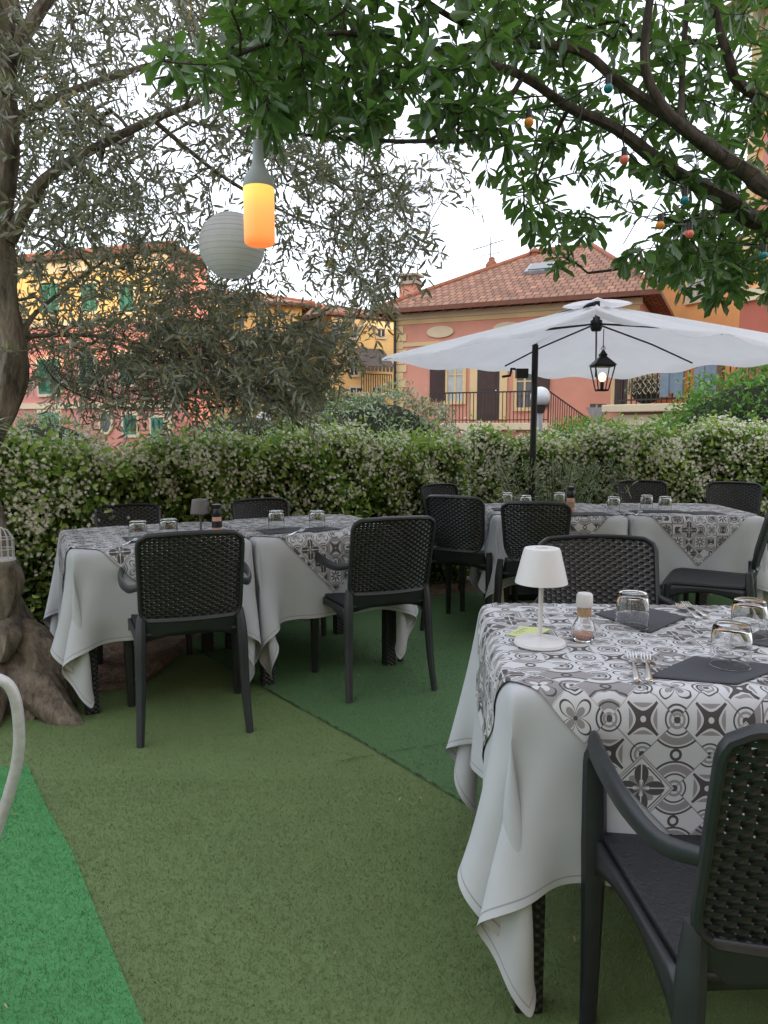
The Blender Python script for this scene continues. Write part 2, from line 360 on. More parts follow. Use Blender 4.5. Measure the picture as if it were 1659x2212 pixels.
def inpoly(x,y,poly):
    c=False;j=len(poly)-1
    for i in range(len(poly)):
        xi,yi=poly[i];xj,yj=poly[j]
        if (yi>y)!=(yj>y) and x<(xj-xi)*(y-yi)/(yj-yi)+xi: c=not c
        j=i
    return c
# ---------------------------------------------------------------- ground
struct(MB().add([(-300,-300,-.03),(300,-300,-.03),(300,600,-.03),(-300,600,-.03)],[(0,1,2,3)]).build('road','asphalt'))
def turfmat(name,poly,z,mat,zones,h=.011):
    from mathutils.geometry import tessellate_polygon
    tri=tessellate_polygon([[Vector((p[0],p[1],0)) for p in poly]])
    V=[(p[0],p[1],z) for p in poly]
    F3=[]
    for t in tri:
        a,b,c=t; cr=(poly[b][0]-poly[a][0])*(poly[c][1]-poly[a][1])-(poly[b][1]-poly[a][1])*(poly[c][0]-poly[a][0])
        F3.append((a,b,c) if cr>0 else (a,c,b))
    P=[]
    for (x0,x1,y0,y1,dens) in zones:
        n=int((x1-x0)*(y1-y0)*dens); q=rng.random((n,2))*[x1-x0,y1-y0]+[x0,y0]
        ok=np.zeros(n,bool); xs,ys=q[:,0],q[:,1]; j=len(poly)-1
        for i in range(len(poly)):
            xi,yi=poly[i];xj,yj=poly[j]
            if yi!=yj: ok^=((yi>ys)!=(yj>ys))&(xs<(xj-xi)*(ys-yi)/(yj-yi)+xi)
            j=i
        P.append(q[ok])
    P=np.concatenate(P); N=len(P); a=rng.random(N)*2*PI; w=.0009; lean=rng.normal(size=(N,2))*.006; hh=h*(.5+rng.random(N))
    B=np.zeros((N,3,3)); B[:,0,0]=P[:,0]-np.cos(a)*w;B[:,0,1]=P[:,1]-np.sin(a)*w;B[:,1,0]=P[:,0]+np.cos(a)*w;B[:,1,1]=P[:,1]+np.sin(a)*w
    B[:,:2,2]=z; B[:,2,0]=P[:,0]+lean[:,0];B[:,2,1]=P[:,1]+lean[:,1];B[:,2,2]=z+hh
    nv=len(V); VV=np.concatenate([np.array(V),B.reshape(-1,3)]); FF=np.concatenate([np.array(F3),np.arange(N*3).reshape(-1,3)+nv])
    rr=np.concatenate([np.full(nv,.3),np.repeat(rng.random(N),3)])
    return struct(npmesh(name,VV,FF,3,mat,None,rr))
turfmat('ground',[(-7,-4),(7,-4),(7,7.4),(2,7.4),(-.2,6.2),(-3.2,4.3),(-7,3)],0,'turf_olive',[(-1.9,1.2,1.2,2.6,30000),(-2.2,.3,2.6,3.8,15000)],.008)
turfmat('ground_back',[(-1.6,4.86),(-1.1,4.2),(-.583,3.54),(-.1,2.93),(.354,2.32),(1.0,1.5),(1.9,.3),(6,.3),(6,7.3),(2,7.3),(0,6.2)],.004,'turf_teal',[(-.7,.9,2.3,4.4,14000),(-1.6,1.2,4.4,6,3000),(.3,2.0,1.0,2.3,8000),(.9,2.4,2.3,4.4,2500)],.008)
turfmat('ground_side',[(-1.366,2.709),(-1.17,2.42),(-.956,2.133),(-.74,1.80),(-.524,1.474),(-.1,.8),(.5,-.5),(-4,-.5),(-4,2.62),(-1.6,2.68)],.004,'turf_bright',[(-2,-.4,1.1,2.75,24000)],.010)
def seam(pts,w,z,name):
    sm=MB(); pp=[]
    for a,b in zip(pts[:-1],pts[1:]):
        k=int(math.dist(a,b)/.03)
        for i in range(k): pp.append((a[0]+(b[0]-a[0])*i/k+random.gauss(0,.0022),a[1]+(b[1]-a[1])*i/k+random.gauss(0,.0022)))
    for a,b in zip(pp[:-1],pp[1:]):
        if random.random()<.25: continue
        d=Vector((b[0]-a[0],b[1]-a[1],0)).normalized(); n=Vector((-d.y,d.x,0))*w*random.uniform(.3,1.1)
        A=Vector((a[0],a[1],z));B=Vector((b[0],b[1],z)); sm.add([A-n,B-n,B+n,A+n],[(0,1,2,3)])
    struct(sm.build(name,'core'))
seam([(-1.1,4.2),(-.583,3.54),(-.1,2.93),(.354,2.32),(1.0,1.5)],.0034,.0085,'ground_seam')
g1=atz(715,1652,0);g2=atz(900,1618,0);g3=atz(1040,1600,0); seam([(g1.x,g1.y),(g2.x,g2.y),(g3.x,g3.y)],.0026,.0085,'ground_cross_seam')
def soil2(u,v):
    x=-3.4+4.2*u; yc=4.45+.62*(x+2.3); lo=yc-.55
    if x<-1.2: lo=min(lo,3.62-1.0*math.exp(-((x+1.95)/.45)**2)*.55)
    return (x,lo+(yc+.9-lo)*v,.004+.04*math.sin(PI*min(1,v*2.5+.001))*(.6+.4*math.sin(x*11+v*9)))
struct(MB().grid(soil2,50,24).build('ground_soil','soil',smooth=True))
for i,(px,py,y,r) in enumerate([(690,1312,5.1,.06),(640,1318,5.0,.05),(120,1392,4.1,.07),(665,1330,4.9,.04),(300,1385,4.3,.05),(720,1300,5.3,.05),(90,1372,4.2,.06)]):
    p=atz(px,py,.03); m=MB().sphere((0,0,0),r,8,(1.3,.9,.7)); m.v=[tuple(Vector(v)*(1+.12*math.sin(v[0]*90+i)+.1*math.cos(v[1]*70+v[2]*50))) for v in m.v]
    o=m.build('rock','rock',smooth=True); o.location=(p.x,p.y,.02); tag(o,['pale rock under the gap between the two left tables, upper','small pale rock left of the upper one under left tables','pale rock near the olive trunk foot','pale stone lying beneath the left table pair, lowest','small stone beneath the far left table','pale rock at hedge foot right of the table cloth','pale rock beside the olive trunk against the hedge'][i],'rock')
n=130; q=np.stack([rng.uniform(-1.7,1.6,n),rng.uniform(1.3,5.0,n),np.full(n,.016)],-1); dd=rng.normal(size=(n,3)); dd[:,2]*=.15
tag(leaves('fallen_leaves',q,dd,np.tile([0,0,1.],(n,1))+rng.normal(size=(n,3))*.3,rng.uniform(.008,.024,n),.3,'dryleaf'),'tiny dry leaves and scraps scattered on the turf','leaves',kind='stuff')
# ---------------------------------------------------------------- cloth simulation
def drape(over=.4,w=.8,n=64,clamp=False,seed=1,steps=330):
    rg=np.random.default_rng(seed); size=w+2*over; L=size/n; g=np.linspace(-size/2,size/2,n+1)
    X,Y=np.meshgrid(g,g,indexing='ij'); P=np.stack([X,Y,np.full_like(X,.752)],-1); rest=P.copy()
    pin=(np.abs(X)<=w/2+1e-6)&(np.abs(Y)<=w/2+1e-6); W=(~pin).astype(float)[...,None]
    P+=rg.normal(size=P.shape)*.001*W
    dx=np.maximum(np.abs(X)-w/2,0); dy=np.maximum(np.abs(Y)-w/2,0)
    P[...,2]-= .55*np.hypot(dx,dy); P[...,0]-=np.sign(X)*dx*.2; P[...,1]-=np.sign(Y)*dy*.2
    Q=P.copy(); e=slice(None)
    sl=[]
    def add(a,b,r,k): sl.append((a,b,r,k))
    for a,b in ((slice(0,-1,2),slice(1,None,2)),(slice(1,-1,2),slice(2,None,2))):
        add((a,e),(b,e),L,1); add((e,a),(e,b),L,1)
        add((a,slice(0,-1)),(b,slice(1,None)),L*1.4142,.35); add((a,slice(1,None)),(b,slice(0,-1)),L*1.4142,.35)
    add((slice(0,-2),e),(slice(2,None),e),2*L,.12); add((e,slice(0,-2)),(e,slice(2,None)),2*L,.12)
    add((slice(0,-4),e),(slice(4,None),e),4*L,.10); add((e,slice(0,-4)),(e,slice(4,None)),4*L,.10)
    WW=[(W[a],W[b],np.maximum(W[a]+W[b],1)) for a,b,_,_ in sl]
    h=w/2+.004
    for st in range(steps):
        vel=(P-Q)*(.985 if st<steps*.6 else .93); Q=P.copy(); P=P+(vel+np.array([0,0,-9.8/3600]))*W
        for it in range(9):
            for (a,b,r,k),(wa,wb,ws) in zip(sl,WW):
                A=P[a];B=P[b]; d=B-A; l=np.sqrt((d*d).sum(-1,keepdims=True)); c=d*(k*(l-r)/np.maximum(l,1e-6)/ws)
                P[a]=A+c*wa; P[b]=P[b]-c*wb
            x=P[...,0];y=P[...,1];z=P[...,2]
            ins=(np.abs(x)<h)&(np.abs(y)<h)&(z<.75)&(~pin)
            ex=h-np.abs(x); ey=h-np.abs(y); mx=ins&(ex<ey)&(dx>0)|(ins&(dy<=0)); my=ins&~mx
            P[...,0]=np.where(mx,np.where(X>0,h,-h),x); P[...,1]=np.where(my,np.where(Y>0,h,-h),y)
            if clamp: P[...,0]=np.minimum(P[...,0],h+.011)
            P[...,2]=np.maximum(P[...,2],.02)
            P[pin]=rest[pin]
    free=(~pin); near=(np.abs(X)<=w/2+L*1.5)&(np.abs(Y)<=w/2+L*1.5); free&=~near
    for _ in range(4):
        Pp=np.pad(P,((1,1),(1,1),(0,0)),mode='reflect',reflect_type='odd'); av=(Pp[2:,1:-1]+Pp[:-2,1:-1]+Pp[1:-1,2:]+Pp[1:-1,:-2])/4
        P[free]=P[free]*.45+av[free]*.55
    return P
clF=drape(clamp=True,seed=3); clM=clF[::-1].copy(); clM[...,0]*=-1
cl2=drape(clamp=True,seed=11,steps=300)
def gridmesh(name,P,mat,loc,rz,sy=1,uv=None,sub=1):
    a,b=P.shape[:2]; idx=np.arange(a*b).reshape(a,b)
    Fc=np.stack([idx[:-1,:-1],idx[1:,:-1],idx[1:,1:],idx[:-1,1:]],-1).reshape(-1,4)
    Q=P.copy(); Q[...,1]*=sy
    o=npmesh(name,Q.reshape(-1,3),Fc,4,mat,None,smooth=True)
    U=(uv if uv is not None else np.stack(np.meshgrid(np.linspace(0,1.6,a),np.linspace(0,1.6,b),indexing='ij'),-1)).reshape(-1,2)
    l=o.data.uv_layers.new(name='UVMap'); l.data.foreach_set('uv',U[Fc.ravel()].astype(np.float32).ravel())
    o.location=loc; o.rotation_euler=(0,0,rz)
    if sub: q=o.modifiers.new('u','SUBSURF'); q.levels=q.render_levels=sub
    return o
def topper(P,side=1.05,n=50,rot=45,off=.0045):
    size=1.6;N=P.shape[0]-1
    gx=np.gradient(P,axis=0);gy=np.gradient(P,axis=1);Nn=unit(np.cross(gx,gy))
    g=np.linspace(-side/2,side/2,n+1);A,B=np.meshgrid(g,g,indexing='ij');c,s=math.cos(R(rot)),math.sin(R(rot))
    X=A*c-B*s;Y=A*s+B*c
    fx=np.clip((X+size/2)/size*N,0,N-1e-6);fy=np.clip((Y+size/2)/size*N,0,N-1e-6);i=fx.astype(int);j=fy.astype(int);u=(fx-i)[...,None];v=(fy-j)[...,None]
    bl=lambda G:(G[i,j]*(1-u)*(1-v)+G[i+1,j]*u*(1-v)+G[i,j+1]*(1-u)*v+G[i+1,j+1]*u*v)
    return bl(P)+unit(bl(Nn))*off, np.stack([A+2,B+2],-1)
def make_table():
    t=empty('dining_table',(0,0,0),0,'x','table','square woven tables set in pairs')
    MB().box((0,0,.73),(.79,.79,.03)).build('tabletop','resin',t,bevel=.005)
    MB().bb(-.35,.35,-.37,-.34,.64,.715).bb(-.35,.35,.34,.37,.64,.715).bb(-.37,-.34,-.34,.34,.64,.715).bb(.34,.37,-.34,.34,.64,.715).build('table_frame','legweave',t)
    for sx in(-1,1):
        for sy in(-1,1): MB().box((sx*.345,sy*.345,.357),(.062,.062,.714)).build('leg','legweave',t,bevel=.006)
    return t
tb=make_table(); first=[True]
def placetable(x,y,rz,lab,cl,sy,clab,tlab,side=.98,du=0):
    if first[0]: tb.location=(x,y,0);tb.rotation_euler=(0,0,rz);tb['label']=lab;tb.scale=(1,sy,1);first[0]=False
    else: dup(tb,(x,y,0),rz,lab,(1,sy,1))
    o=gridmesh('tablecloth',cl,'cloth',(x,y,0),rz,sy); tag(o,clab,'tablecloth','grey white draped tablecloths')
    T,uv=topper(cl,side=side); uv=uv+du; o=gridmesh('table_topper',T,'topper',(x,y,0),rz,sy,uv,0); tag(o,tlab,'table topper','patterned tile print cloth toppers')
t1=math.atan2(.449,.893); u1=(math.cos(t1),math.sin(t1))
placetable(-1.178,3.712,t1,'square dark table nearest the olive trunk, left of its pair',clF,1,'grey white cloth with a corner hanging beside the olive trunk','black and white tile print cloth on the table beside the olive trunk',.97,3.1)
placetable(-1.178+.83*u1[0],3.712+.83*u1[1],t1,'square dark table under the cloth nearest the hedge, right of the left pair',clM,1,'grey white cloth draped behind the armchair in the middle','black and white tile print cloth behind the middle armchair',.97,5.3)
placetable(1.09,4.87,R(-1),'square dark back table on the side with the pepper mill',cl2,1,'grey white cloth on the far table, left half','tile print cloth under the pepper mill on the far table',.97,7.7)
placetable(1.92,4.855,R(-1),'square dark back table at the right end of the far pair',clM,1,'grey white cloth on the far table, right half','tile print cloth on the right half of the far table',.97,9.2)
t3=R(-3); u3=(math.cos(t3),math.sin(t3)); v3=(-math.sin(t3),math.cos(t3)); c3=(.264+.4*u3[0]+.38*v3[0],1.48+.4*u3[1]+.38*v3[1])
placetable(c3[0],c3[1],t3,'square dark table in the foreground under the small white lamp',clF,.95,'large grey white cloth hanging from the foreground table with the white lamp','large tile print cloth under the white lamp in the foreground',1.06,0)
placetable(c3[0]+.83*u3[0],c3[1]+.83*u3[1],t3,'square dark table at the right edge joined to the foreground table',clM,.95,'grey white cloth at the right edge of the photo beyond the napkins','tile print cloth at the right edge of the photo beyond the napkins',1.06,11.4)
# ---------------------------------------------------------------- chairs
def bpt(u,v,z0,z1,hw0,hw1):
    return Vector((u*(hw0+(hw1-hw0)*v), -.185-.10*((z0+(z1-z0)*v)-.45)/.42-.032*(1-u*u), z0+(z1-z0)*v))
def make_chair(arm):
    t=empty('dining_armchair' if arm else 'dining_chair',(0,0,0),0,'x','chair','woven black resin chairs')
    z0,z1,hw0,hw1=(.505,.865,.20,.207) if arm else (.53,.865,.165,.19)
    nr=31 if arm else 28; nc=22 if arm else 19; rc=.14
    def um(v):
        lim=1.0
        for vv,k in((1-v,1),(v,1.0 if arm else 2.2)):
            q=rc*k
            if vv<q: lim=min(lim,1-(1-math.sqrt(max(0,1-((q-vv)/q)**2)))*rc*1.1*k)
        return lim*.985
    w=MB()
    for r in range(nr):
        vc=(r+.5)/nr; dv=.475/nr; m_=um(vc); K=nc*2
        pts=[]
        for k in range(K+1):
            u=-m_+2*m_*k/K; off=.0028*math.cos(PI*(k/2+r)); pin=.74+.26*abs(math.cos(PI*k/2))
            a=bpt(u,vc-dv*pin,z0,z1,hw0,hw1);b=bpt(u,vc+dv*pin,z0,z1,hw0,hw1); a.y+=off;b.y+=off; pts+=[a,b]
        w.add(pts,[(2*k,2*k+2,2*k+3,2*k+1) for k in range(K)])
    for c in range(nc):
        uc=-1+2*(c+.5)/nc; K=nr*2; pts=[];du=.74/nc
        for k in range(K+1):
            v=k/K
            off=.0028*math.cos(PI*(c+k/2))
            uu=max(-um(v)+du,min(um(v)-du,uc)); a=bpt(uu-du,v,z0,z1,hw0,hw1);b=bpt(uu+du,v,z0,z1,hw0,hw1);a.y+=off;b.y+=off;pts+=[a,b]
        w.add(pts,[(2*k,2*k+2,2*k+3,2*k+1) for k in range(K)])
    w.build('backrest','weave',t)
    path=[]
    for k in range(25): v=k/24; path.append(bpt(um(v)*1.02,v,z0,z1,hw0,hw1))
    top=[bpt(u,1.0,z0,z1,hw0,hw1) for u in np.linspace(um(1)*.97,-um(1)*.97,12)]
    for p in top: p.z+=.010*(1-(p.x/.2)**2)
    left=[Vector((-p.x,p.y,p.z)) for p in reversed(path)]
    bot=[bpt(u,0,z0,z1,hw0,hw1) for u in np.linspace(-um(0)*.97,um(0)*.97,12)]
    MB().tube(path+top+left+bot+[path[0]],.0125,8,.75).build('back_frame','resin',t,smooth=True)
    zb=.405
    def ap(u,v):
        x=(u*2-1); zt=z0+.012; zl=zb+.045*(1-x*x); z=zl+(zt-zl)*v; hw=.205 if arm else .19-.02*v
        return (x*hw,-.185-.10*(z-.45)/.42-.032*(1-x*x)-.001,z)
    MB().grid(ap,16,5).build('back_apron','resin',t,smooth=True,solid=.014)
    def seat(u,v):
        x=(u*2-1);y=-.205+.44*v; z=.445-.014*(1-x*x)*math.sin(PI*min(1,v*1.05))-(.03*max(0,(v-.85)/.15)**2)
        return (x*(.205+.035*v),y,z)
    MB().grid(seat,14,14).build('seat','seatweave',t,smooth=True,solid=.018)
    fr=MB()
    def side(s,x0,y0,x1,y1):
        def fn(u,v):
            zl=.345+.065*math.sin(PI*u)**.7; zt=.437; return (x0+(x1-x0)*u,y0+(y1-y0)*u,zl+(zt-zl)*v)
        fr.grid(fn,12,3)
    side(1,.212,-.19,.245,.21);side(1,-.212,-.19,-.245,.21);side(1,-.24,.218,.24,.218)
    fr.build('seat_frame','resin',t,smooth=True,solid=.016)
    for s in(-1,1):
        MB().tube([(s*.198,-.197,.53),(s*.206,-.208,.42),(s*.212,-.226,.2),(s*.222,-.262,0)],[.018,.025,.021,.0165],8,.85,sub=3).build('leg','resin',t,smooth=True)
        if arm:
            MB().tube([(s*.262,.165,.635),(s*.258,.19,.60),(s*.25,.205,.42),(s*.247,.212,.2),(s*.246,.222,0)],[.019,.023,.026,.021,.017],8,.85,sub=3).build('leg','resin',t,smooth=True)
            MB().tube([(s*.246,.195,.585),(s*.256,.196,.622),(s*.266,.17,.645),(s*.272,.06,.648),(s*.268,-.06,.642),(s*.244,-.16,.635),(s*.205,-.235,.655)],[.018,.026,.029,.027,.023,.018,.014],10,.42,up=(0,0,1),sub=4).build('armrest','resin',t,smooth=True)
        else:
            MB().tube([(s*.232,.195,.44),(s*.236,.202,.3),(s*.24,.215,0)],[.026,.022,.017],8,.85,sub=3).build('leg','resin',t,smooth=True)
    return t
CA=make_chair(True); CB=make_chair(False); used={}
def chair(kind,x,y,rz,label,sc=None):
    src=CA if kind=='a' else CB
    if kind not in used:
        src.location=(x,y,0);src.rotation_euler=(0,0,rz);src['label']=label
        if sc: src.scale=sc
        used[kind]=1
    else: dup(src,(x,y,0),rz,label,sc or (1,1,1))
chair('a',-.87,3.20,R(20),'armchair seen from behind at the table nearest the olive tree')
chair('a',-.055,3.685,R(22),'armchair seen from behind in the middle, with its left armrest in view')
chair('a',.68,1.24,R(-2),'cropped black armchair in the bottom right corner, closest of all',(1,1,1.02))
chair('a',.815,2.50,R(181),'black chair facing the camera beyond the small white table lamp',(1.08,1,1))
chair('b',-1.425,4.20,t1+PI,'black woven chair against the hedge, leftmost one beyond the left table',(1,1,.94))
chair('b',-.684,4.575,t1+PI,'black woven chair against the hedge behind the small grey lamp',(1,1,.94))
chair('b',.56,4.74,R(-28),'armless black chair at the left end of the far table')
chair('b',.92,4.40,R(-14),'armless black chair at the front of the far table, by the lamp shade')
chair('b',.60,5.42,R(-140),'black chair half hidden behind the left end of the far table',(1,1,.98))
chair('b',1.98,5.50,R(172),'black woven chair behind the far table, left of the two at right')
chair('b',2.52,5.36,R(150),'black woven chair behind the far table near the right edge')
chair('b',1.84,4.10,R(62),'armless black chair turned sideways at the right edge before the far table')
# ---------------------------------------------------------------- table things
ZT=.7575
def tumbler(px,py,label,z=ZT,r=.043,h=.094,pos=None):
    p=pos or atz(px,py,z)
    prof=[(r,0),(r*1.0,h*.3),(r*.98,h*.7),(r*.93,h*.9),(r*.82,h*.985),(r*.6,h),(0.0005,h),(0.0005,h-.012),(r*.6,h-.012),(r*.78,h*.84),(r*.93,h*.65),(r-.0018,h*.3),(r-.0018,0)]
    m=MB().lathe((0,0,0),prof,32,close=True); o=m.build('drinking_glass','glass',smooth=True); o.location=(p.x,p.y,z+.001); tag(o,label,'glass','upturned drinking glasses')
T3='upturned clear glass on the foreground table, '
tumbler(1365,1353,T3+'by the back napkin',z=ZT+.003); tumbler(1577,1437,T3+'on the front napkin',z=ZT+.006); tumbler(1616,1373,T3+'on the right napkin',z=ZT+.005)
T1='upturned clear glass on the left table, '
tumbler(299,1168,T1+'leftmost',z=ZT+.004); tumbler(365,1162,T1+'second from left',z=ZT+.004); tumbler(597,1141,T1+'second from right',z=ZT+.004); tumbler(685,1141,T1+'rightmost',z=ZT+.004)
T2='upturned clear glass on the far table, '
for i,(px,py) in enumerate([(1095,1094),(1135,1101),(1208,1093),(1325,1104),(1396,1100),(1436,1104)]): tumbler(px,py,T2+['leftmost','second from left','just left of the pepper mill','third from right','second from right','rightmost'][i],r=.04,z=ZT+.004)
def napkin(poly,label,z=ZT+.002,px=True):
    c=[atz(a,b,z) for a,b in poly] if px else poly
    def fn(u,v):
        p=(c[0]*(1-u)+c[1]*u)*(1-v)+(c[3]*(1-u)+c[2]*u)*v; return (p.x,p.y,z+.0005*math.sin(u*7+v*4)+.001*(u*u*v))
    o=MB().grid(fn,12,12).build('napkin','napkin',smooth=True,solid=.002); tag(o,label,'napkin','charcoal paper napkins')
napkin([(1283,1325),(1405,1367),(1482,1333),(1378,1308)],'charcoal napkin on the foreground table between the shaker and back glass')
napkin([(1400,1462),(1592,1478),(1700,1440),(1500,1417)],'charcoal napkin on the foreground table beside the two forks')
napkin([(1588,1385),(1700,1403),(1760,1375),(1645,1360)],'charcoal napkin at the right edge of the foreground table')
def nap2(px,py,rz,w,d,label):
    p=atz(px,py,ZT+.002); m=Matrix.Rotation(rz,3,'Z'); napkin([p+m@Vector(q) for q in((-w,-d,0),(w,-d,0),(w,d,0),(-w,d,0))],label,px=False)
nap2(330,1162,t1,.13,.1,'charcoal napkin on the left table under the leftmost glasses'); nap2(612,1146,t1,.12,.09,'charcoal napkin on the left table by the middle glass'); nap2(690,1143,t1+.3,.09,.07,'charcoal napkin on the left table under the rightmost glass')
nap2(1110,1100,0,.14,.08,'charcoal napkin on the far table under the leftmost glasses'); nap2(1270,1110,.1,.13,.08,'charcoal napkin on the far table right of the pepper mill'); nap2(1420,1105,0,.16,.07,'charcoal napkin on the far table under the rightmost glasses'); nap2(1520,1108,.1,.1,.07,'charcoal napkin on the far table near its right end')
def fork(a,b,label,z=ZT+.006):
    A=atz(a[0],a[1],z);B=atz(b[0],b[1],z); L=min(.205,(B-A).length); d=(B-A).normalized(); n=Vector((-d.y,d.x,0)); P=lambda s,w,h=0:A+d*(s*L)+n*w+Vector((0,0,h))
    m=MB(); m.tube([P(0,0,.001),P(.03,0,.001),P(.25,0,.003),P(.5,0,.004),P(.64,0,.002)],[.006,.009,.0065,.0035,.004],8,.35,sub=3)
    m.tube([P(.62,0,.002),P(.68,0,.0),P(.74,0,-.001),P(.78,0,-.001)],[.004,.011,.012,.0115],8,.2,sub=2)
    for k in range(4):
        w=(-1.5+k)*.0066; m.tube([P(.75,w,-.001),P(.88,w,.0),P(1,w*.95,.004)],[.0022,.002,.0012],6)
    o=m.build('fork','steel',smooth=True); tag(o,label,'fork','steel forks on the tables')
fork((1403,1473),(1392,1400),'steel fork beside the front napkin, right one of two'); fork((1377,1472),(1361,1402),'steel fork beside the front napkin, left one of two')
fork((1528,1332),(1478,1302),'steel fork by the back napkin on the foreground table, upper'); fork((1512,1336),(1466,1306),'steel fork by the back napkin on the foreground table, lower')
fork((268,1177),(296,1164),'steel fork at the left end of the left table'); fork((625,1156),(655,1144),'steel fork on the left table between two glasses')
fork((1375,1112),(1385,1104),'steel fork on the far table between glasses')
def tablelamp(px,py,s,mat,label,H=.24,rt=.042,rb=.064,hs=.085):
    p=atz(px,py,ZT); t=empty('table_lamp',(p.x,p.y,ZT+.001),0,label,'lamp'); 
    MB().lathe((0,0,0),[(.001,0),(.062*s,0),(.064*s,.003),(.062*s,.009),(.02,.012),(.006,.02)],32).build('lamp_base',mat,t,smooth=True)
    MB().lathe((0,0,0),[(.0058,.012),(.0058,H-.02)],12).build('lamp_stem',mat,t,smooth=True)
    MB().lathe((0,0,0),[(rb,H-hs),(rt+.003,H-.006),(rt,H),(.014,H+.001),(.014,H+.004),(.001,H+.004),(.001,H-.001),(rt-.003,H-.003),(rb-.003,H-hs+.001)],36,close=True).build('lamp_shade',mat,t,smooth=True)
tablelamp(1166,1392,1,'whitelamp','white cordless table lamp with conical shade in the foreground')
tablelamp(434,1152,.75,'greylamp','small grey table lamp beside the mill on the left table',.172,.038,.05,.07)
cc=[atz(a,b,ZT+.001) for a,b in((1095,1370),(1142,1383),(1192,1358),(1128,1352))]
o=MB().add(cc,[(0,1,2,3)]).build('lime_card','card'); cm=MB()
for k in range(5):
    a=cc[0].lerp(cc[3],.25+.12*k); b=a.lerp(cc[1].lerp(cc[2],.25+.12*k),.28+.07*(k%3)); n=Vector((0,.0012,0)); z=Vector((0,0,.001)); a=a.lerp(b,.4)
    cm.add([a-n+z,b-n+z,b+n+z,a+n+z],[(0,1,2,3)])
k=cm.build('card_lettering','ink',o); tag(o,'lime green card lying under the white table lamp base','card')
def shaker():
    p=atz(1260,1383,ZT); t=empty('salt_shaker',(p.x,p.y,ZT+.001),0,'round glass salt shaker with white cap beside the white lamp','shaker','shakers by the white lamp')
    MB().lathe((0,0,0),[(.001,0),(.022,0),(.030,.012),(.031,.026),(.024,.044),(.0165,.056),(.0165,.075),(.0145,.075),(.0145,.056),(.021,.044),(.0285,.026),(.027,.012),(.020,.004),(.001,.004)],28,close=True).build('glass_body','glass',t,smooth=True)
    MB().lathe((0,0,0),[(.001,.0045),(.019,.0045),(.026,.013),(.0262,.017),(.001,.019)],20).build('salt_filling','salt',t,smooth=True)
    MB().lathe((0,0,0),[(.0175,.062),(.0175,.086)],24).build('paper_label','label',t,smooth=True)
    MB().lathe((0,0,0),[(.001,.086),(.0195,.086),(.021,.090),(.020,.116),(.017,.120),(.001,.1205)],24).build('cap','whitelamp',t,smooth=True)
shaker()
def mill(px,py,label,fill,lab,H=.17,cap='blackpl'):
    p=atz(px,py,ZT); t=empty('pepper_mill',(p.x,p.y,ZT+.001),0,label,'pepper mill','pepper mills with dark tops')
    MB().lathe((0,0,0),[(.001,0),(.024,0),(.025,.004),(.024,H*.52),(.022,H*.56)],20).build('mill_body',fill,t,smooth=True)
    MB().lathe((0,0,0),[(.023,H*.2),(.0258,H*.2),(.0258,H*.42),(.023,H*.42)],20,close=True).build('mill_label',lab,t,smooth=True)
    MB().lathe((0,0,0),[(.022,H*.56),(.026,H*.6),(.025,H*.78),(.021,H*.84),(.026,H*.9),(.025,H*.98),(.001,H)],20).build('mill_cap',cap,t,smooth=True)
mill(1232,1107,'dark topped mill with pink contents on the far table','salt','label',.165); mill(469,1152,'dark capped mill beside the small grey lamp on the left table','salt','blackpl',.15)
# ---------------------------------------------------------------- parasol
ap=Vector((1.46,5.2,2.13)); RC=1.56
t=empty('cantilever_parasol',(1.14,5.68,0),0,'white square parasol on a black side pole over the far table','parasol')
O=Vector((1.14,5.68,0))
cor=[]
for k in range(4):
    a=math.atan2(-1.5,-.43)+k*PI/2; cor.append(Vector((math.cos(a)*RC,math.sin(a)*RC,(-.27,-.34,-.38,-.32)[k])))
cn=MB()
for k in range(4):
    c0,c1=cor[k],cor[(k+1)%4]
    def fn(u,v,c0=c0,c1=c1,k=k):
        rho=.08+.92*v; e=c0.lerp(c1,u); s=math.sin(PI*u); s2=abs(math.sin(2*PI*u))
        p=Vector((e.x*rho*(1-.05*s*rho),e.y*rho*(1-.05*s*rho),e.z*(rho**1.05)))
        p.z-=.045*math.sin(PI*rho)*s2+.028*s2*rho**3+.02*s*math.sin(PI*rho)
        p.z-=.035*max(0,(v-.95)/.05)**2*(.6+.4*math.sin(u*23+k))
        return tuple(p+ap-O)
    cn.grid(fn,32,24)
cn.build('canopy','canopy',t,smooth=True)
vm=MB()
for k in range(4):
    c0,c1=cor[k]*.12,cor[(k+1)%4]*.12
    vm.grid(lambda u,v,c0=c0,c1=c1: tuple(Vector(((c0.lerp(c1,u)).x*v*(1+.25*abs(math.cos(PI*u))),(c0.lerp(c1,u)).y*v*(1+.25*abs(math.cos(PI*u))),.030+.012*math.sin(PI*v)+c0.z*v*.85-.012*abs(math.sin(PI*u))*v))+ap-O),10,8)
vm.build('canopy_vent','canopy',t,smooth=True)
for k in range(4):
    MB().tube([ap-O+Vector((0,0,-.13)),ap-O+cor[k]*.5+Vector((0,0,-.035)),ap-O+cor[k]*.97+Vector((0,0,-.02))],.007,6).build('rib','blackmetal',t,smooth=True)
    mid=cor[k].lerp(cor[(k+1)%4],.5); MB().tube([ap-O+Vector((0,0,-.13)),ap-O+mid*.5+Vector((0,0,-.06)),ap-O+mid*.9+Vector((0,0,-.03))],.006,6).build('rib','blackmetal',t,smooth=True)
MB().lathe(ap-O,[(.001,-.18),(.03,-.18),(.04,-.16),(.04,-.11),(.025,-.10),(.02,.02),(.001,.02)],20).build('hub','blackmetal',t,smooth=True)
MB().tube([(0,0,.05),(0,0,1.91)],.0245,14).build('pole','blackmetal',t,smooth=True)
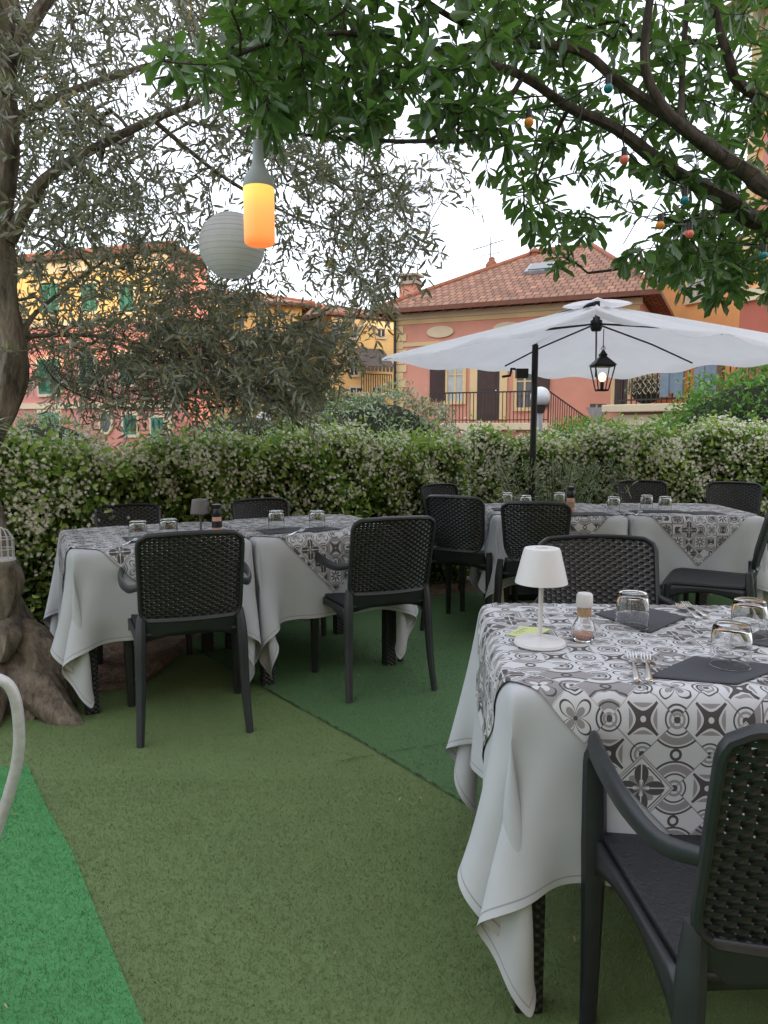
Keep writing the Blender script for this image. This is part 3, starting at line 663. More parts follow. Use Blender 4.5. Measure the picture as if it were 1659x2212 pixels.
MB().tube([(0,0,1.89),(.02,.0,1.99),(.1,-.12,2.10),tuple(ap-O+Vector((0,0,.01)))],.014,10,sub=4).build('arm','blackmetal',t,smooth=True)
cr=at(1112,806,5.62)-O
MB().box(cr+Vector((.06,.04,0)),(.09,.06,.07),0).tube([cr+Vector((0,0,.03)),cr+Vector((-.03,-.03,.03)),cr+Vector((-.04,-.03,-.02)),cr+Vector((-.1,-.05,-.03))],.01,8).build('crank','blackmetal',t,smooth=True)
MB().box((0,0,.03),(.5,.5,.05)).build('parasol_base','blackmetal',t,bevel=.01)
# ---------------------------------------------------------------- lantern under parasol
L0=at(1300,845,5.17); t=empty('hanging_lantern',L0,0,'small black metal lantern with a lit bulb hanging from the parasol hub','lantern')
k4=math.pi/4
def frus(m,r0,z0,r1,z1,n=4): 
    vs=[(r*math.cos(k4+2*PI*i/n),r*math.sin(k4+2*PI*i/n),z) for r,z in((r0,z0),(r1,z1)) for i in range(n)]
    return m.add(vs,[(i,(i+1)%n,n+(i+1)%n,n+i) for i in range(n)]+[tuple(reversed(range(n))),tuple(range(n,2*n))])
m=MB(); frus(m,.05,0,.055,.012); frus(m,.10,.165,.095,.175); frus(m,.11,.175,.03,.235); frus(m,.03,.235,.036,.25); frus(m,.03,.25,.012,.275)
for i in range(4):
    a=k4+i*PI/2; m.tube([(.05*math.cos(a),.05*math.sin(a),.01),(.093*math.cos(a),.093*math.sin(a),.168)],.0045,6)
m.build('lantern_frame','blackmetal',t)
MB().tube([(0,0,.27),(0,0,.42)],.003,6).tube([(0,0,.27),(.015,0,.29),(0,0,.31),(-.015,0,.29),(0,0,.27)],.0025,6).build('lantern_chain','blackmetal',t)
MB().sphere((0,0,.095),.024,10,(1,1,1.3)).build('bulb','bulbwarm',t,smooth=True)
MB().lathe((0,0,0),[(.012,.012),(.014,.05),(.012,.065)],10).build('bulb_socket','blackmetal',t,smooth=True)
# ---------------------------------------------------------------- bottle lamp + paper lantern
b0=at(561,530,2.2)
t=empty('bottle_lamp',b0,0,'glowing orange bottle shaped lamp with grey neck hanging from the branches','lamp')
MB().lathe((0,0,0),[(.001,.002),(.036,.0),(.0425,.006),(.044,.02),(.044,.155),(.043,.158),(.001,.158)],32).build('glowing_body','glow',t,smooth=True)
MB().lathe((0,0,0),[(.044,.158),(.0445,.165),(.040,.185),(.026,.205),(.0175,.225),(.015,.26),(.0145,.285),(.001,.287)],32).build('neck','silicone',t,smooth=True)
MB().tube([(0,0,.285),(.002,0,.5),(.0,.01,.75)],.003,6).build('cord','wire',t)
l0=at(501,531,3.4); t=empty('paper_lantern',l0,0,'round grey paper lantern hanging behind the bottle lamp','lantern'); rr=.144
pr=[(math.sin(a)*rr*(1+.004*math.cos(a*46)),-math.cos(a)*rr) for a in np.linspace(.42,PI-.42,70)]
k_=len(pr); m=MB().lathe((0,0,0),pr,40); m.f=m.f[:-2]; m.build('paper_shade','paper',t,smooth=True)
m=MB()
for a in np.linspace(.42,PI-.42,14):
    q=[(math.cos(p)*math.sin(a)*rr*1.004,math.sin(p)*math.sin(a)*rr*1.004,-math.cos(a)*rr) for p in np.linspace(0,2*PI,33)]; m.tube(q,.0007,4)
m.build('wire_rings','wire',t); MB().tube([(0,0,.13),(.0,0,.42)],.002,6).build('cord','wire',t)
# ---------------------------------------------------------------- white iron chair, left edge
t=empty('garden_chair',(-.88,1.15,0),0,'white painted metal chair, only its curved tube visible at left edge','chair')
W0=Vector((-.88,1.15,0)); hp=[at(-130,1540,1.33),at(-70,1465,1.33),at(0,1468,1.33),at(30,1500,1.33),at(41,1570,1.33),at(38,1640,1.33),at(18,1720,1.33),at(-12,1810,1.33),at(-40,1900,1.33)]
MB().tube([p-W0 for p in hp]+[Vector((-.0,.2,.45))]+[Vector((-.2,.18,.45))]+[at(-220,1640,1.33)-W0,at(-180,1560,1.33)-W0,at(-130,1540,1.33)-W0],.0105,10,sub=4).build('backrest','ironwhite',t,smooth=True)
MB().lathe((-.05,0,0),[(.001,.44),(.19,.44),(.2,.45),(.19,.46),(.001,.455)],28).build('seat','ironwhite',t,smooth=True)
for x,y in((-.2,.17),(.04,.17),(-.22,-.17),(.08,-.17)): MB().tube([(x*.8,y*.8,.44),(x,y,0)],.011,8).build('leg','ironwhite',t,smooth=True)
# ---------------------------------------------------------------- trees
def catmull(pts,sub):
    pts=[Vector(p) for p in pts];out=[]
    for i in range(len(pts)-1):
        p0=pts[max(0,i-1)];p1=pts[i];p2=pts[i+1];p3=pts[min(len(pts)-1,i+2)]
        for k in range(sub):
            t=k/sub; out.append(.5*((2*p1)+(p2-p0)*t+(2*p0-5*p1+4*p2-p3)*t*t+(3*p1-p0-3*p2+p3)*t**3))
    return out+[pts[-1]]
def tree(root,limbs,targets,trunkmat,r_tw=.0022,extra=None):
    nodes=[]
    for i,(pts,r0,r1,lump) in enumerate(limbs):
        cpts=catmull(pts,6); n=len(cpts); rad=[r0*(1-j/(n-1))+r1*j/(n-1) for j in range(n)] if not hasattr(r0,'__len__') else list(np.interp(np.linspace(0,len(r0)-1,n),range(len(r0)),r0))
        if i==0:
            m=MB().tube([p-root.location for p in cpts],rad,24,lump=lump)
            if extra:
                for e_ in extra: m.tube([Vector(p)-root.location for p in e_[0]],e_[1],12,sub=4,lump=.08)
            m.build('trunk',trunkmat,root,smooth=True)
        else: MB().tube([p-root.location for p in cpts],rad,10,lump=lump).build('limb',trunkmat,root,smooth=True)
        nodes+=[(p.x,p.y,p.z) for p in cpts[(0 if i else n//2):]]
    N0=len(nodes); T=np.array(targets); nd=np.array(nodes)
    d0=np.min(np.linalg.norm(T[:,None]-nd[None],axis=2),axis=1); order=np.argsort(d0); T=T[order]
    pos=np.zeros((N0+2*len(T)+2,3)); pos[:N0]=nd; cnt=N0; par={}; w=np.zeros(len(pos)); ends=[]
    for p in T:
        q=pos[:cnt]; d=np.linalg.norm(q-p,axis=1); j=int(np.argmin(d)); 
        mid=(q[j]+p)/2+rng.normal(size=3)*.12*d[j]+np.array([0,0,.06*d[j]])
        pos[cnt]=mid;par[cnt]=j; pos[cnt+1]=p;par[cnt+1]=cnt; ends.append(cnt+1); cnt+=2
    for e in ends:
        k=e
        while k in par: w[k]+=1; k=par[k]
    A=[];B=[];ra=[];rb=[]
    for k,j in par.items():
        A.append(pos[j]-np.array(root.location));B.append(pos[k]-np.array(root.location)); r=min(.014,r_tw*w[k]**.40); ra.append(r*1.05);rb.append(r)
    segtubes('twigs',A,B,ra,rb,trunkmat,root)
    P=pos[ends]; D=unit(P-pos[[par[e] for e in ends]]); return P,D
def sample(poly,n,depth,excl=None,clump=.0):
    out=[];xs=[p[0] for p in poly];ys=[p[1] for p in poly]; tries=0
    while len(out)<n and tries<n*40:
        tries+=1
        x=random.uniform(min(xs),max(xs));y=random.uniform(min(ys),max(ys))
        if not inpoly(x,y,poly): continue
        Y=depth(x,y)
        if excl and random.random()<excl(x,y,Y): continue
        p=at(x,y,Y)
        f=math.sin(p.x*5.1+p.z*3.3+1)+math.sin(p.y*6.3-p.z*4.7)+math.sin(p.x*8.7-p.y*3.9+2)
        if clump and f<-clump+random.uniform(-.5,.5): continue
        out.append((p.x,p.y,p.z))
    return out
a3=lambda px,py,y:tuple(at(px,py,y))
root=empty('olive_tree',(-1.62,3.4,0),0,'old olive tree with gnarled trunk at the left edge and grey green leaves','tree')
tr=[(-1.72,3.42,-.05),a3(25,1500,3.40),a3(8,1400,3.4),a3(-12,1300,3.41),a3(-25,1200,3.42),a3(-48,1080,3.45),a3(-42,980,3.45),a3(5,880,3.48),a3(30,800,3.5),a3(20,700,3.5),a3(5,600,3.5),a3(2,450,3.5),a3(20,300,3.5),a3(5,100,3.5),a3(40,-150,3.5)]
limbs=[(tr,[.29,.215,.155,.125,.105,.078,.068,.064,.062,.058,.055,.052,.048,.045,.036],0,.10),
 ([a3(20,520,3.5),a3(70,425,3.5),a3(110,378,3.5),a3(200,322,3.55),a3(330,258,3.6),a3(430,215,3.7),a3(520,120,3.8)],.034,.009,.05),
 ([a3(10,180,3.5),a3(50,80,3.5),a3(140,-60,3.6)],.036,.026,.05),
 ([a3(25,800,3.48),a3(60,700,3.55),a3(120,640,3.7),a3(230,560,3.8)],.016,.006,.05),
 ([a3(20,260,3.5),a3(200,180,3.8),a3(420,130,4.1),a3(620,200,4.3),a3(800,330,4.5)],.020,.006,.05),
 ([a3(330,258,3.6),a3(480,380,3.9),a3(640,470,4.3),a3(790,520,4.5)],.012,.005,.05),
 ([a3(20,730,3.5),a3(200,725,3.8),a3(420,765,4.1),a3(640,790,4.4)],.012,.005,.05),
 ([a3(0,190,3.45),a3(40,195,3.4),a3(90,240,3.4)],.018,.007,.05)]
roots=[([(-1.76,3.38,.26),(-1.58,3.26,.12),(-1.44,3.17,.03),(-1.34,3.12,-.03)],[.12,.10,.07,.035]),
       ([(-1.80,3.36,.28),(-1.77,3.20,.12),(-1.73,3.05,.02),(-1.71,2.98,-.04)],[.12,.11,.07,.035]),
       ([(-1.80,3.4,.36),(-1.63,3.34,.30),(-1.57,3.32,.16),(-1.50,3.30,.0)],[.07,.085,.095,.08]),
       ([(-1.76,3.32,.72),(-1.70,3.28,.60),(-1.74,3.27,.45)],[.05,.07,.05]),
       ([(-1.74,3.30,.42),(-1.70,3.24,.36),(-1.72,3.22,.26)],[.05,.07,.05])]
opoly=[(-120,-150),(520,-150),(650,60),(780,200),(990,310),(1010,390),(920,500),(870,590),(780,700),(725,835),(640,865),(400,850),(250,880),(90,830),(30,760),(-120,760)]
def oex(x,y,Y):
    if ((x-520)/120)**2+((y-480)/135)**2<1 and Y<3.75: return 1
    if ((x-650)/95)**2+((y-625)/50)**2<1: return .92
    if ((x-330)/120)**2+((y-610)/40)**2<1: return .3
    if y<300 and x>420: return .3
    return 0
T=sample(opoly,1520,lambda x,y:random.uniform(3.35,5.3)-(.0 if y>500 else .2),oex,.5)
T+=sample([(90,690),(740,700),(725,830),(640,865),(400,850),(250,875),(100,820)],260,lambda x,y:random.uniform(3.7,5.2),None,.9)
T+=sample([(540,690),(735,700),(725,835),(640,862),(540,845)],130,lambda x,y:random.uniform(3.9,4.9),None,0)
T+=sample([(330,560),(470,610),(560,620),(560,850),(330,850)],110,lambda x,y:random.uniform(3.8,5.0),None,0)
P,D=tree(root,limbs,T,'olivebark',.0014,roots)
n=len(P);K=17; dr=unit(D*.8+rng.normal(size=(n,3))*.6+np.array([0,0,-.3])); TL=rng.uniform(.14,.28,n)
lp=[];ld=[]
rl=np.array(root.location)
side=unit(np.cross(dr,rng.normal(size=(n,3)))); up=np.cross(side,dr)
for k in range(K):
    s=(k//2+.5)/(K/2); sg=1 if k%2 else -1; ang=(k//2)*1.57
    sd=side*math.cos(ang)+up*math.sin(ang)
    c=P+dr*(TL*(s*1.15-.15))[:,None]+np.array([0,0,-.04])*s*s
    lp.append(c); ld.append(unit(dr*.85+sd*sg*.8+rng.normal(size=(n,3))*.28))
segtubes('shoots',P-rl,P+dr*TL[:,None]+np.array([0,0,-.04])-rl,[.0014]*n,[.0006]*n,'olivebark',root,4)
lp=np.concatenate(lp)-rl;ld=np.concatenate(ld)
leaves('crown',lp,ld,rng.normal(size=lp.shape)+np.array([0,0,.6]),rng.uniform(.040,.070,len(lp)),.22,'oliveleaf',root,'mid',.1)
# broadleaf tree
root=empty('pittosporum_tree',(2.75,3.5,0),0,'broad leaved evergreen tree reaching in from the upper right with dark limbs','tree')
limbs=[([(2.75,3.5,-.05),(2.7,3.45,.8),(2.6,3.35,1.6),(2.45,3.2,2.0),a3(1760,535,3.05)],[.13,.11,.1,.085,.055],0,.06),
 ([(2.5,3.25,1.95),a3(1680,495,3.05),a3(1570,430,2.95),a3(1450,368,2.9),a3(1330,278,2.8),a3(1230,232,2.7),a3(1130,165,2.6),a3(1020,130,2.5),a3(880,95,2.4),a3(740,70,2.3)],[.055,.036,.031,.026,.021,.017,.014,.011,.009,.007],0,.07),
 ([(2.55,3.3,2.0),a3(1700,425,2.8),a3(1620,375,2.75),a3(1540,325,2.7),a3(1440,250,2.65),a3(1340,180,2.6),a3(1250,110,2.6),a3(1110,90,2.6),a3(980,40,2.5),a3(860,-40,2.4)],[.06,.034,.029,.025,.021,.017,.014,.011,.009,.007],0,.07),
 ([a3(1560,340,2.7),a3(1450,250,2.6),a3(1395,150,2.6),a3(1400,30,2.6),a3(1420,-90,2.6)],.018,.012,.05),
 ([(2.6,3.4,2.4),a3(1660,220,3.1),a3(1570,110,3.0),a3(1530,-60,3)],.026,.012,.05),
 ([a3(1600,450,3.0),a3(1500,470,3.1),a3(1440,535,3.15),a3(1360,575,3.2),a3(1270,590,3.2)],.011,.005,.03),
 ([a3(1130,165,2.6),a3(1040,290,2.5),a3(900,305,2.4),a3(760,300,2.3),a3(640,290,2.2)],.009,.004,.03),
 ([a3(1470,280,2.7),a3(1475,130,2.8),a3(1490,-60,2.8)],.012,.009,.04),
 ([a3(740,70,2.3),a3(600,90,2.15),a3(480,130,2.0),a3(380,150,1.95)],.007,.003,.03),
 ([a3(1230,232,2.7),a3(1180,330,2.8),a3(1150,420,2.9)],.008,.003,.03)]
ppoly=[(400,40),(430,140),(500,170),(520,270),(640,330),(770,290),(900,280),(1000,300),(1060,400),(1130,470),(1200,590),(1400,600),(1560,650),(1720,640),(1800,-220),(420,-220)]
def pex(x,y,Y):
    if ((x-1400)/150)**2+((y-430)/75)**2<1: return .6
    if ((x-560)/50)**2+((y-420)/130)**2<1: return 1
    if x<1100: return .22
    return 0
T=sample(ppoly,600,lambda x,y:(1.95+random.random()*1.15)+max(0,(x-850)/850)*.9,pex,1.0)
T+=[a3(395+random.uniform(-60,60),150+random.uniform(-60,60),random.uniform(1.75,2.0)) for _ in range(6)]
T+=sample([(480,-60),(1100,-60),(1080,260),(900,250),(760,270),(640,300),(520,220)],70,lambda x,y:1.95+random.random()*1.0,None,1.0)
T+=sample([(1440,470),(1700,440),(1720,660),(1560,665),(1400,600)],55,lambda x,y:2.7+random.random()*.8,None,0)
P,D=tree(root,limbs,T,'pitbark',.0017)
rl=np.array(root.location); n=len(P); lp=[];ld=[]
side=unit(np.cross(D,rng.normal(size=(n,3)))); up=np.cross(side,D)
for k in range(11):
    ang=k*2.4+rng.random(n)*.6; sd=side*np.cos(ang)[:,None]+up*np.sin(ang)[:,None]
    lp.append(P-D*(.06*k/12+ (0.04 if k>8 else 0))); ld.append(unit(D*(.75-.035*k)+sd*.9+rng.normal(size=(n,3))*.25+np.array([0,0,-.2])))
lp=np.concatenate(lp)-rl;ld=np.concatenate(ld)
leaves('crown',lp,ld,rng.normal(size=lp.shape)*.5+np.array([0,0,1]),rng.uniform(.048,.092,len(lp)),.34,'pitleaf',root,'ob',.18)
# ---------------------------------------------------------------- string lights
pts=[(1000,190,2.5),(1080,235,2.55),(1143,238,2.6),(1230,215,2.6),(1315,165,2.6),(1350,240,2.65),(1349,320,2.7),(1420,380,2.75),(1480,410,2.8),(1470,450,2.8),(1427,463,2.85),(1460,480,2.85),(1490,482,2.85),(1560,520,2.9),(1650,530,2.9)]
l0=at(1349,320,2.7); t=empty('string_lights',l0,0,'string of small coloured glass bulbs strung through the right tree','string lights')
MB().tube([at(*p)-l0 for p in pts],.003,6,sub=4).build('cable','blackmetal',t,smooth=True)
for (px,py,y,c) in [(1143,240,2.2,'amber'),(1315,167,2.25,'teal'),(1349,322,2.3,'coral'),(1480,411,2.4,'teal'),(1427,465,2.4,'amber'),(1490,484,2.4,'coral'),(1650,532,2.6,'teal')]:
    p=at(px,py,y)-l0; o=MB().sphere(p+Vector((0,0,-.03)),.0135,10).build('bulb','b_'+c,t,smooth=True); o['label']=c+' glass bulb'
    MB().lathe(p,[(.001,-.019),(.009,-.019),(.009,.004),(.001,.006)],10).tube([p,p+Vector((0,.2,.05)),p+Vector((0,.36,.0))],.002,5).build('socket','blackpl',o,smooth=True)
# ---------------------------------------------------------------- net below the olive
nl=[a3(60,715,3.7),a3(130,830,3.8),a3(290,885,3.9),a3(450,880,4.0),a3(620,862,4.15),a3(705,835,4.25),a3(745,780,4.4),a3(800,690,4.55),a3(880,590,4.7),a3(935,470,4.9),a3(990,380,5.0)]
nu=[a3(40,700,3.9),a3(200,700,4.1),a3(330,720,4.2),a3(460,735,4.4),a3(600,730,4.6),a3(690,700,4.7),a3(720,640,4.8),a3(740,560,4.9),a3(800,480,5.0),a3(860,400,5.1),a3(930,330,5.2)]
lo=catmull(nl,8);hi=catmull(nu,8); t=empty('bird_net',lo[0],0,'sagging fine black net slung under the olive branches','net'); b0=lo[0]
nn=len(lo)-1; nm=MB().grid(lambda u,v:tuple(lo[round(u*nn)].lerp(hi[round(u*nn)],v)+Vector((0,-.12*math.sin(PI*v),-.10*math.sin(PI*v)+.015*math.sin(u*60)))-b0),nn,12)
o=nm.build('net_sheet','net',t,smooth=True); uvl=o.data.uv_layers.new(name='UVMap')
vi=[l.vertex_index for l in o.data.loops]; uvl.data.foreach_set('uv',[q for i in vi for q in((i//13)/nn*3.5,(i%13)/12)])
MB().tube([p-b0 for p in lo],.003,5,lump=.3).tube([(lo[k].lerp(hi[k],.12)-b0)+Vector((0,0,.01*math.sin(k*1.3))) for k in range(len(lo))],.002,5).build('net_edge_cord','blackmetal',t,smooth=True)
# ---------------------------------------------------------------- hedges
def hedge(name,label,A,B,H,th,nl,nf,seed,zmin=.05,flow=(0.15,1.0)):
    A=Vector(A);B=Vector(B);L=(B-A).length;u=(B-A).normalized();n=Vector((u.y,-u.x,0)); root=empty(name,A,0,label,'hedge'); ph=seed*1.7
    nf_=lambda s,z:.08*np.sin(s*3.1+ph)*np.sin(z*4+ph)+.05*np.sin(s*7.7+z*5+ph)+.035*np.sin(s*15+z*13)
    Ht=lambda s:H+.045*np.sin(s*2.3+ph)+.035*np.sin(s*6.1+ph*2)+.025*np.sin(s*13)
    un=np.array([u.x,u.y,0]);nn_=np.array([n.x,n.y,0])
    def surf(s,a,off):
        front=a<.62; top=(a>=.62)&(a<.85); tt=np.clip((a-.62)/.23,0,1)
        z=np.where(front,zmin+(Ht(s)-zmin-.05)*np.sin(np.clip(a/.62,0,1)*PI/2)**.9,np.where(top,Ht(s)-.05+.05*np.sin(PI*tt),(Ht(s)-.05)*(1-(a-.85)/.15*.7)))
        edge=th/2-.12
        d=np.where(front,th/2,np.where(top,edge*(1-2*tt),-edge))
        rnd=np.where(front,np.clip((a-.42)/.20,0,1)**2*.12,0)
        d=d+nf_(s,z)*np.where(front,1-.6*np.clip((a-.5)/.12,0,1),.4)-rnd
        nz=np.where(front,.25+np.clip((a-.45)/.17,0,1)*.8,np.where(top,1,.2)); nd=np.where(front,1,np.where(top,.6-1.2*tt,-1))
        N=un*0+nn_*nd[:,None]+np.array([0,0,1.])*nz[:,None]; N=unit(N)
        return un*s[:,None]+nn_*d[:,None]+np.array([0,0,1.])*z[:,None]+N*off[:,None],N
    s=rng.random(nl)*L; a=np.where(rng.random(nl)<.82,rng.random(nl)*.64,.62+rng.random(nl)*.38); off=rng.normal(size=nl)*.036-.01
    spr=rng.random(nl)<.07; off=np.where(spr,off+rng.random(nl)*.15,off)
    P,N=surf(s,a,off); d=unit(N*.5+rng.normal(size=P.shape)*.8)
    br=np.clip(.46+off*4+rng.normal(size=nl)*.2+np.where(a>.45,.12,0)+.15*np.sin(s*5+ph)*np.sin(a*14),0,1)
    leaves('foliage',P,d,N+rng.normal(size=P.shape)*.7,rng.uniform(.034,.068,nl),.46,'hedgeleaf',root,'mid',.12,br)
    nc_=nf//5; s=rng.random(nc_*3)*L; a=flow[0]*.62+rng.random(nc_*3)**1.05*(.68-flow[0]*.62)
    keep=(np.sin(s*4.3+a*11+ph)+np.sin(s*9.1-a*17)+rng.normal(size=len(s))*1.1)>-.5; s=s[keep][:nc_];a=a[keep][:nc_]; nc_=len(s)
    P,N=surf(s,a,np.full(nc_,.05))
    k=rng.integers(0,nc_,nf); FP=P[k]+rng.normal(size=(nf,3))*.03; leaves_n=N[k]+rng.normal(size=(nf,3))*.45
    flowers('blossom',FP+N[k]*.015,leaves_n,rng.uniform(.010,.0170,nf),root)
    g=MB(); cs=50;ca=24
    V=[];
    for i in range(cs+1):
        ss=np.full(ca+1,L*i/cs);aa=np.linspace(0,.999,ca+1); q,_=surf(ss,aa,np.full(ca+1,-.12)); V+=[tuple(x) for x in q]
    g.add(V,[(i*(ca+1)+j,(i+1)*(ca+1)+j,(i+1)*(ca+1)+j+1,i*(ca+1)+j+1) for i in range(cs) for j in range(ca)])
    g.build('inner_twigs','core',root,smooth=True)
    return root
hedge('jasmine_hedge','white flowering jasmine hedge behind the left tables',(-2.9,4.25,0),(.55,6.35,0),1.20,.6,26000,7400,1)
hedge('jasmine_hedge','white flowering jasmine hedge behind the far right table',(.75,6.75,0),(4.6,6.0,0),1.24,.6,21000,7400,2,flow=(.3,1))
def bush(name,label,c,r,n,ls,mat,seed=0,flat=1):
    c=Vector(c); root=empty(name,(c.x,c.y,0),0,label,'bush'); v=unit(rng.normal(size=(n,3))); v[:,2]=np.abs(v[:,2])*1.0-.25*(rng.random(n)); v=unit(v)
    f=1+.10*np.sin(v[:,0]*7+seed)*np.sin(v[:,2]*8+seed)+.07*np.sin(v[:,1]*13+v[:,0]*9)+rng.normal(size=n)*.045
    P=v*np.array(r)*f[:,None]+np.array([0,0,c.z]); 
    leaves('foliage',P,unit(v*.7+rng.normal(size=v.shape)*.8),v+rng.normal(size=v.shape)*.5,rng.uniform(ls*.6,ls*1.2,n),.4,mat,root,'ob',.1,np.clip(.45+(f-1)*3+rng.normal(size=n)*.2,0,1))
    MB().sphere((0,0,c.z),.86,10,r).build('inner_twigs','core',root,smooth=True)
    MB().tube([(0,0,0),(0,0,max(.1,c.z))],.05,8).build('stem','pitbark',root); return root
bush('clipped_shrub','rounded bright green clipped shrub above the hedge at the right edge',(4.60,8.4,1.07),(1.50,.8,.94),7800,.07,'bush',1)
bush('low_shrub','low bright green shrub beyond the hedge below the street lamp',(2.40,8.6,.75),(.85,.5,.62),3500,.06,'bush',2)
bush('silver_shrub','silvery grey green bush beyond the middle of the hedge',(-.10,11.5,.74),(1.25,.7,1.08),5600,.08,'greybush',3)
bush('sunlit_tree','distant yellow green sunlit tree behind the silvery bush',(-3.0,31,1.0),(2.1,1.2,2.1),3500,.2,'yellowbush',4)
bush('pale_shrub','pale grey green bush before the pink building beyond the hedge',(-6.2,13.5,.6),(1.2,.7,.9),2600,.09,'greybush',5)
bush('round_shrub','dark green bush beyond the hedge left of the silvery bush',(-2.8,15,.7),(1.3,.7,.95),2600,.09,'greybush',6)
root=empty('potted_herb',(1.33,5.70,0),0,'feathery grey green herb plant at the parasol pole before the hedge','plant')
n=2600; st=rng.integers(0,44,n); sx=rng.normal(size=(44,2))*.21; hh=rng.random(n); P=np.stack([sx[st,0]*(.5+hh),sx[st,1]*(.5+hh),.3+hh*.72],-1)
leaves('foliage',P,rng.normal(size=(n,3))*.7+np.array([0,0,.5]),rng.normal(size=(n,3)),rng.uniform(.05,.075,n),.14,'greybush',root)
segtubes('stems',[(x*.3,y*.3,.25) for x,y in sx],[(x*1.5,y*1.5,1.02) for x,y in sx],[.004]*44,[.002]*44,'pitbark',root,4)
MB().lathe((0,0,0),[(.001,0),(.13,0),(.18,.3),(.17,.3),(.15,.27),(.001,.27)],24).build('pot','terracotta',root,smooth=True)
p=atz(1082,1255,0); root=empty('red_pot',(p.x,p.y,0),0,'small red pot on the turf under the far table','pot')
MB().lathe((0,0,0),[(.001,0),(.07,0),(.095,.15),(.105,.15),(.105,.17),(.09,.17),(.085,.13),(.001,.13)],24).build('pot_body','redpot',root,smooth=True); MB().lathe((0,0,0),[(.001,.131),(.084,.131)],16).build('potting_soil','soil',root)
root=empty('strap_leaf_plant',(-1.76,3.22,0),0,'pale strap leaved plant with arching leaves at the left edge','plant')
V=[];Fq=[]; n=64
for i in range(n):
    a=random.uniform(0,2*PI);e=random.uniform(.0,1.2);Lf=random.uniform(.20,.32); w=.007; k0=len(V); dh=Vector((math.cos(a),math.sin(a),0)); sd=Vector((-math.sin(a),math.cos(a),0))
    for j in range(6):
        tt=j/5; p=Vector((0,0,1.25))+dh*Lf*tt*math.cos(e)*1.1+Vector((0,0,1))*(Lf*tt*math.sin(e)-.13*tt*tt); ww=w*(1-tt**2*.95); V+=[p-sd*ww,p+sd*ww]
    Fq+=[(k0+2*j,k0+2*j+1,k0+2*j+3,k0+2*j+2) for j in range(5)]
npmesh('foliage',np.array([tuple(v) for v in V]),np.array(Fq),4,'yucca',root,np.repeat(rng.random(n),12))
MB().tube([(-.05,0,0),(-.05,0,.6),(0,0,1.26)],[.035,.03,.025],8).build('stem','olivebark',root,smooth=True)
p=at(2,1178,3.15); root=empty('bird_cage',p,0,'small white wire cage ornament hanging on the olive trunk','cage')
m=MB()
for k in range(12):
    a=2*PI*k/12; m.tube([(.05*math.cos(a),.05*math.sin(a),-.06),(.05*math.cos(a),.05*math.sin(a),.03),(.03*math.cos(a),.03*math.sin(a),.065),(0,0,.08)],.0018,5)
for z in(-.06,-.015,.03): m.tube([(.05*math.cos(q),.05*math.sin(q),z) for q in np.linspace(0,2*PI,21)],.0022,5)
m.build('cage_bars','ironwhite',root); MB().lathe((0,0,-.065),[(.001,0),(.056,0),(.056,.006),(.001,.006)],20).build('cage_floor','ironwhite',root)
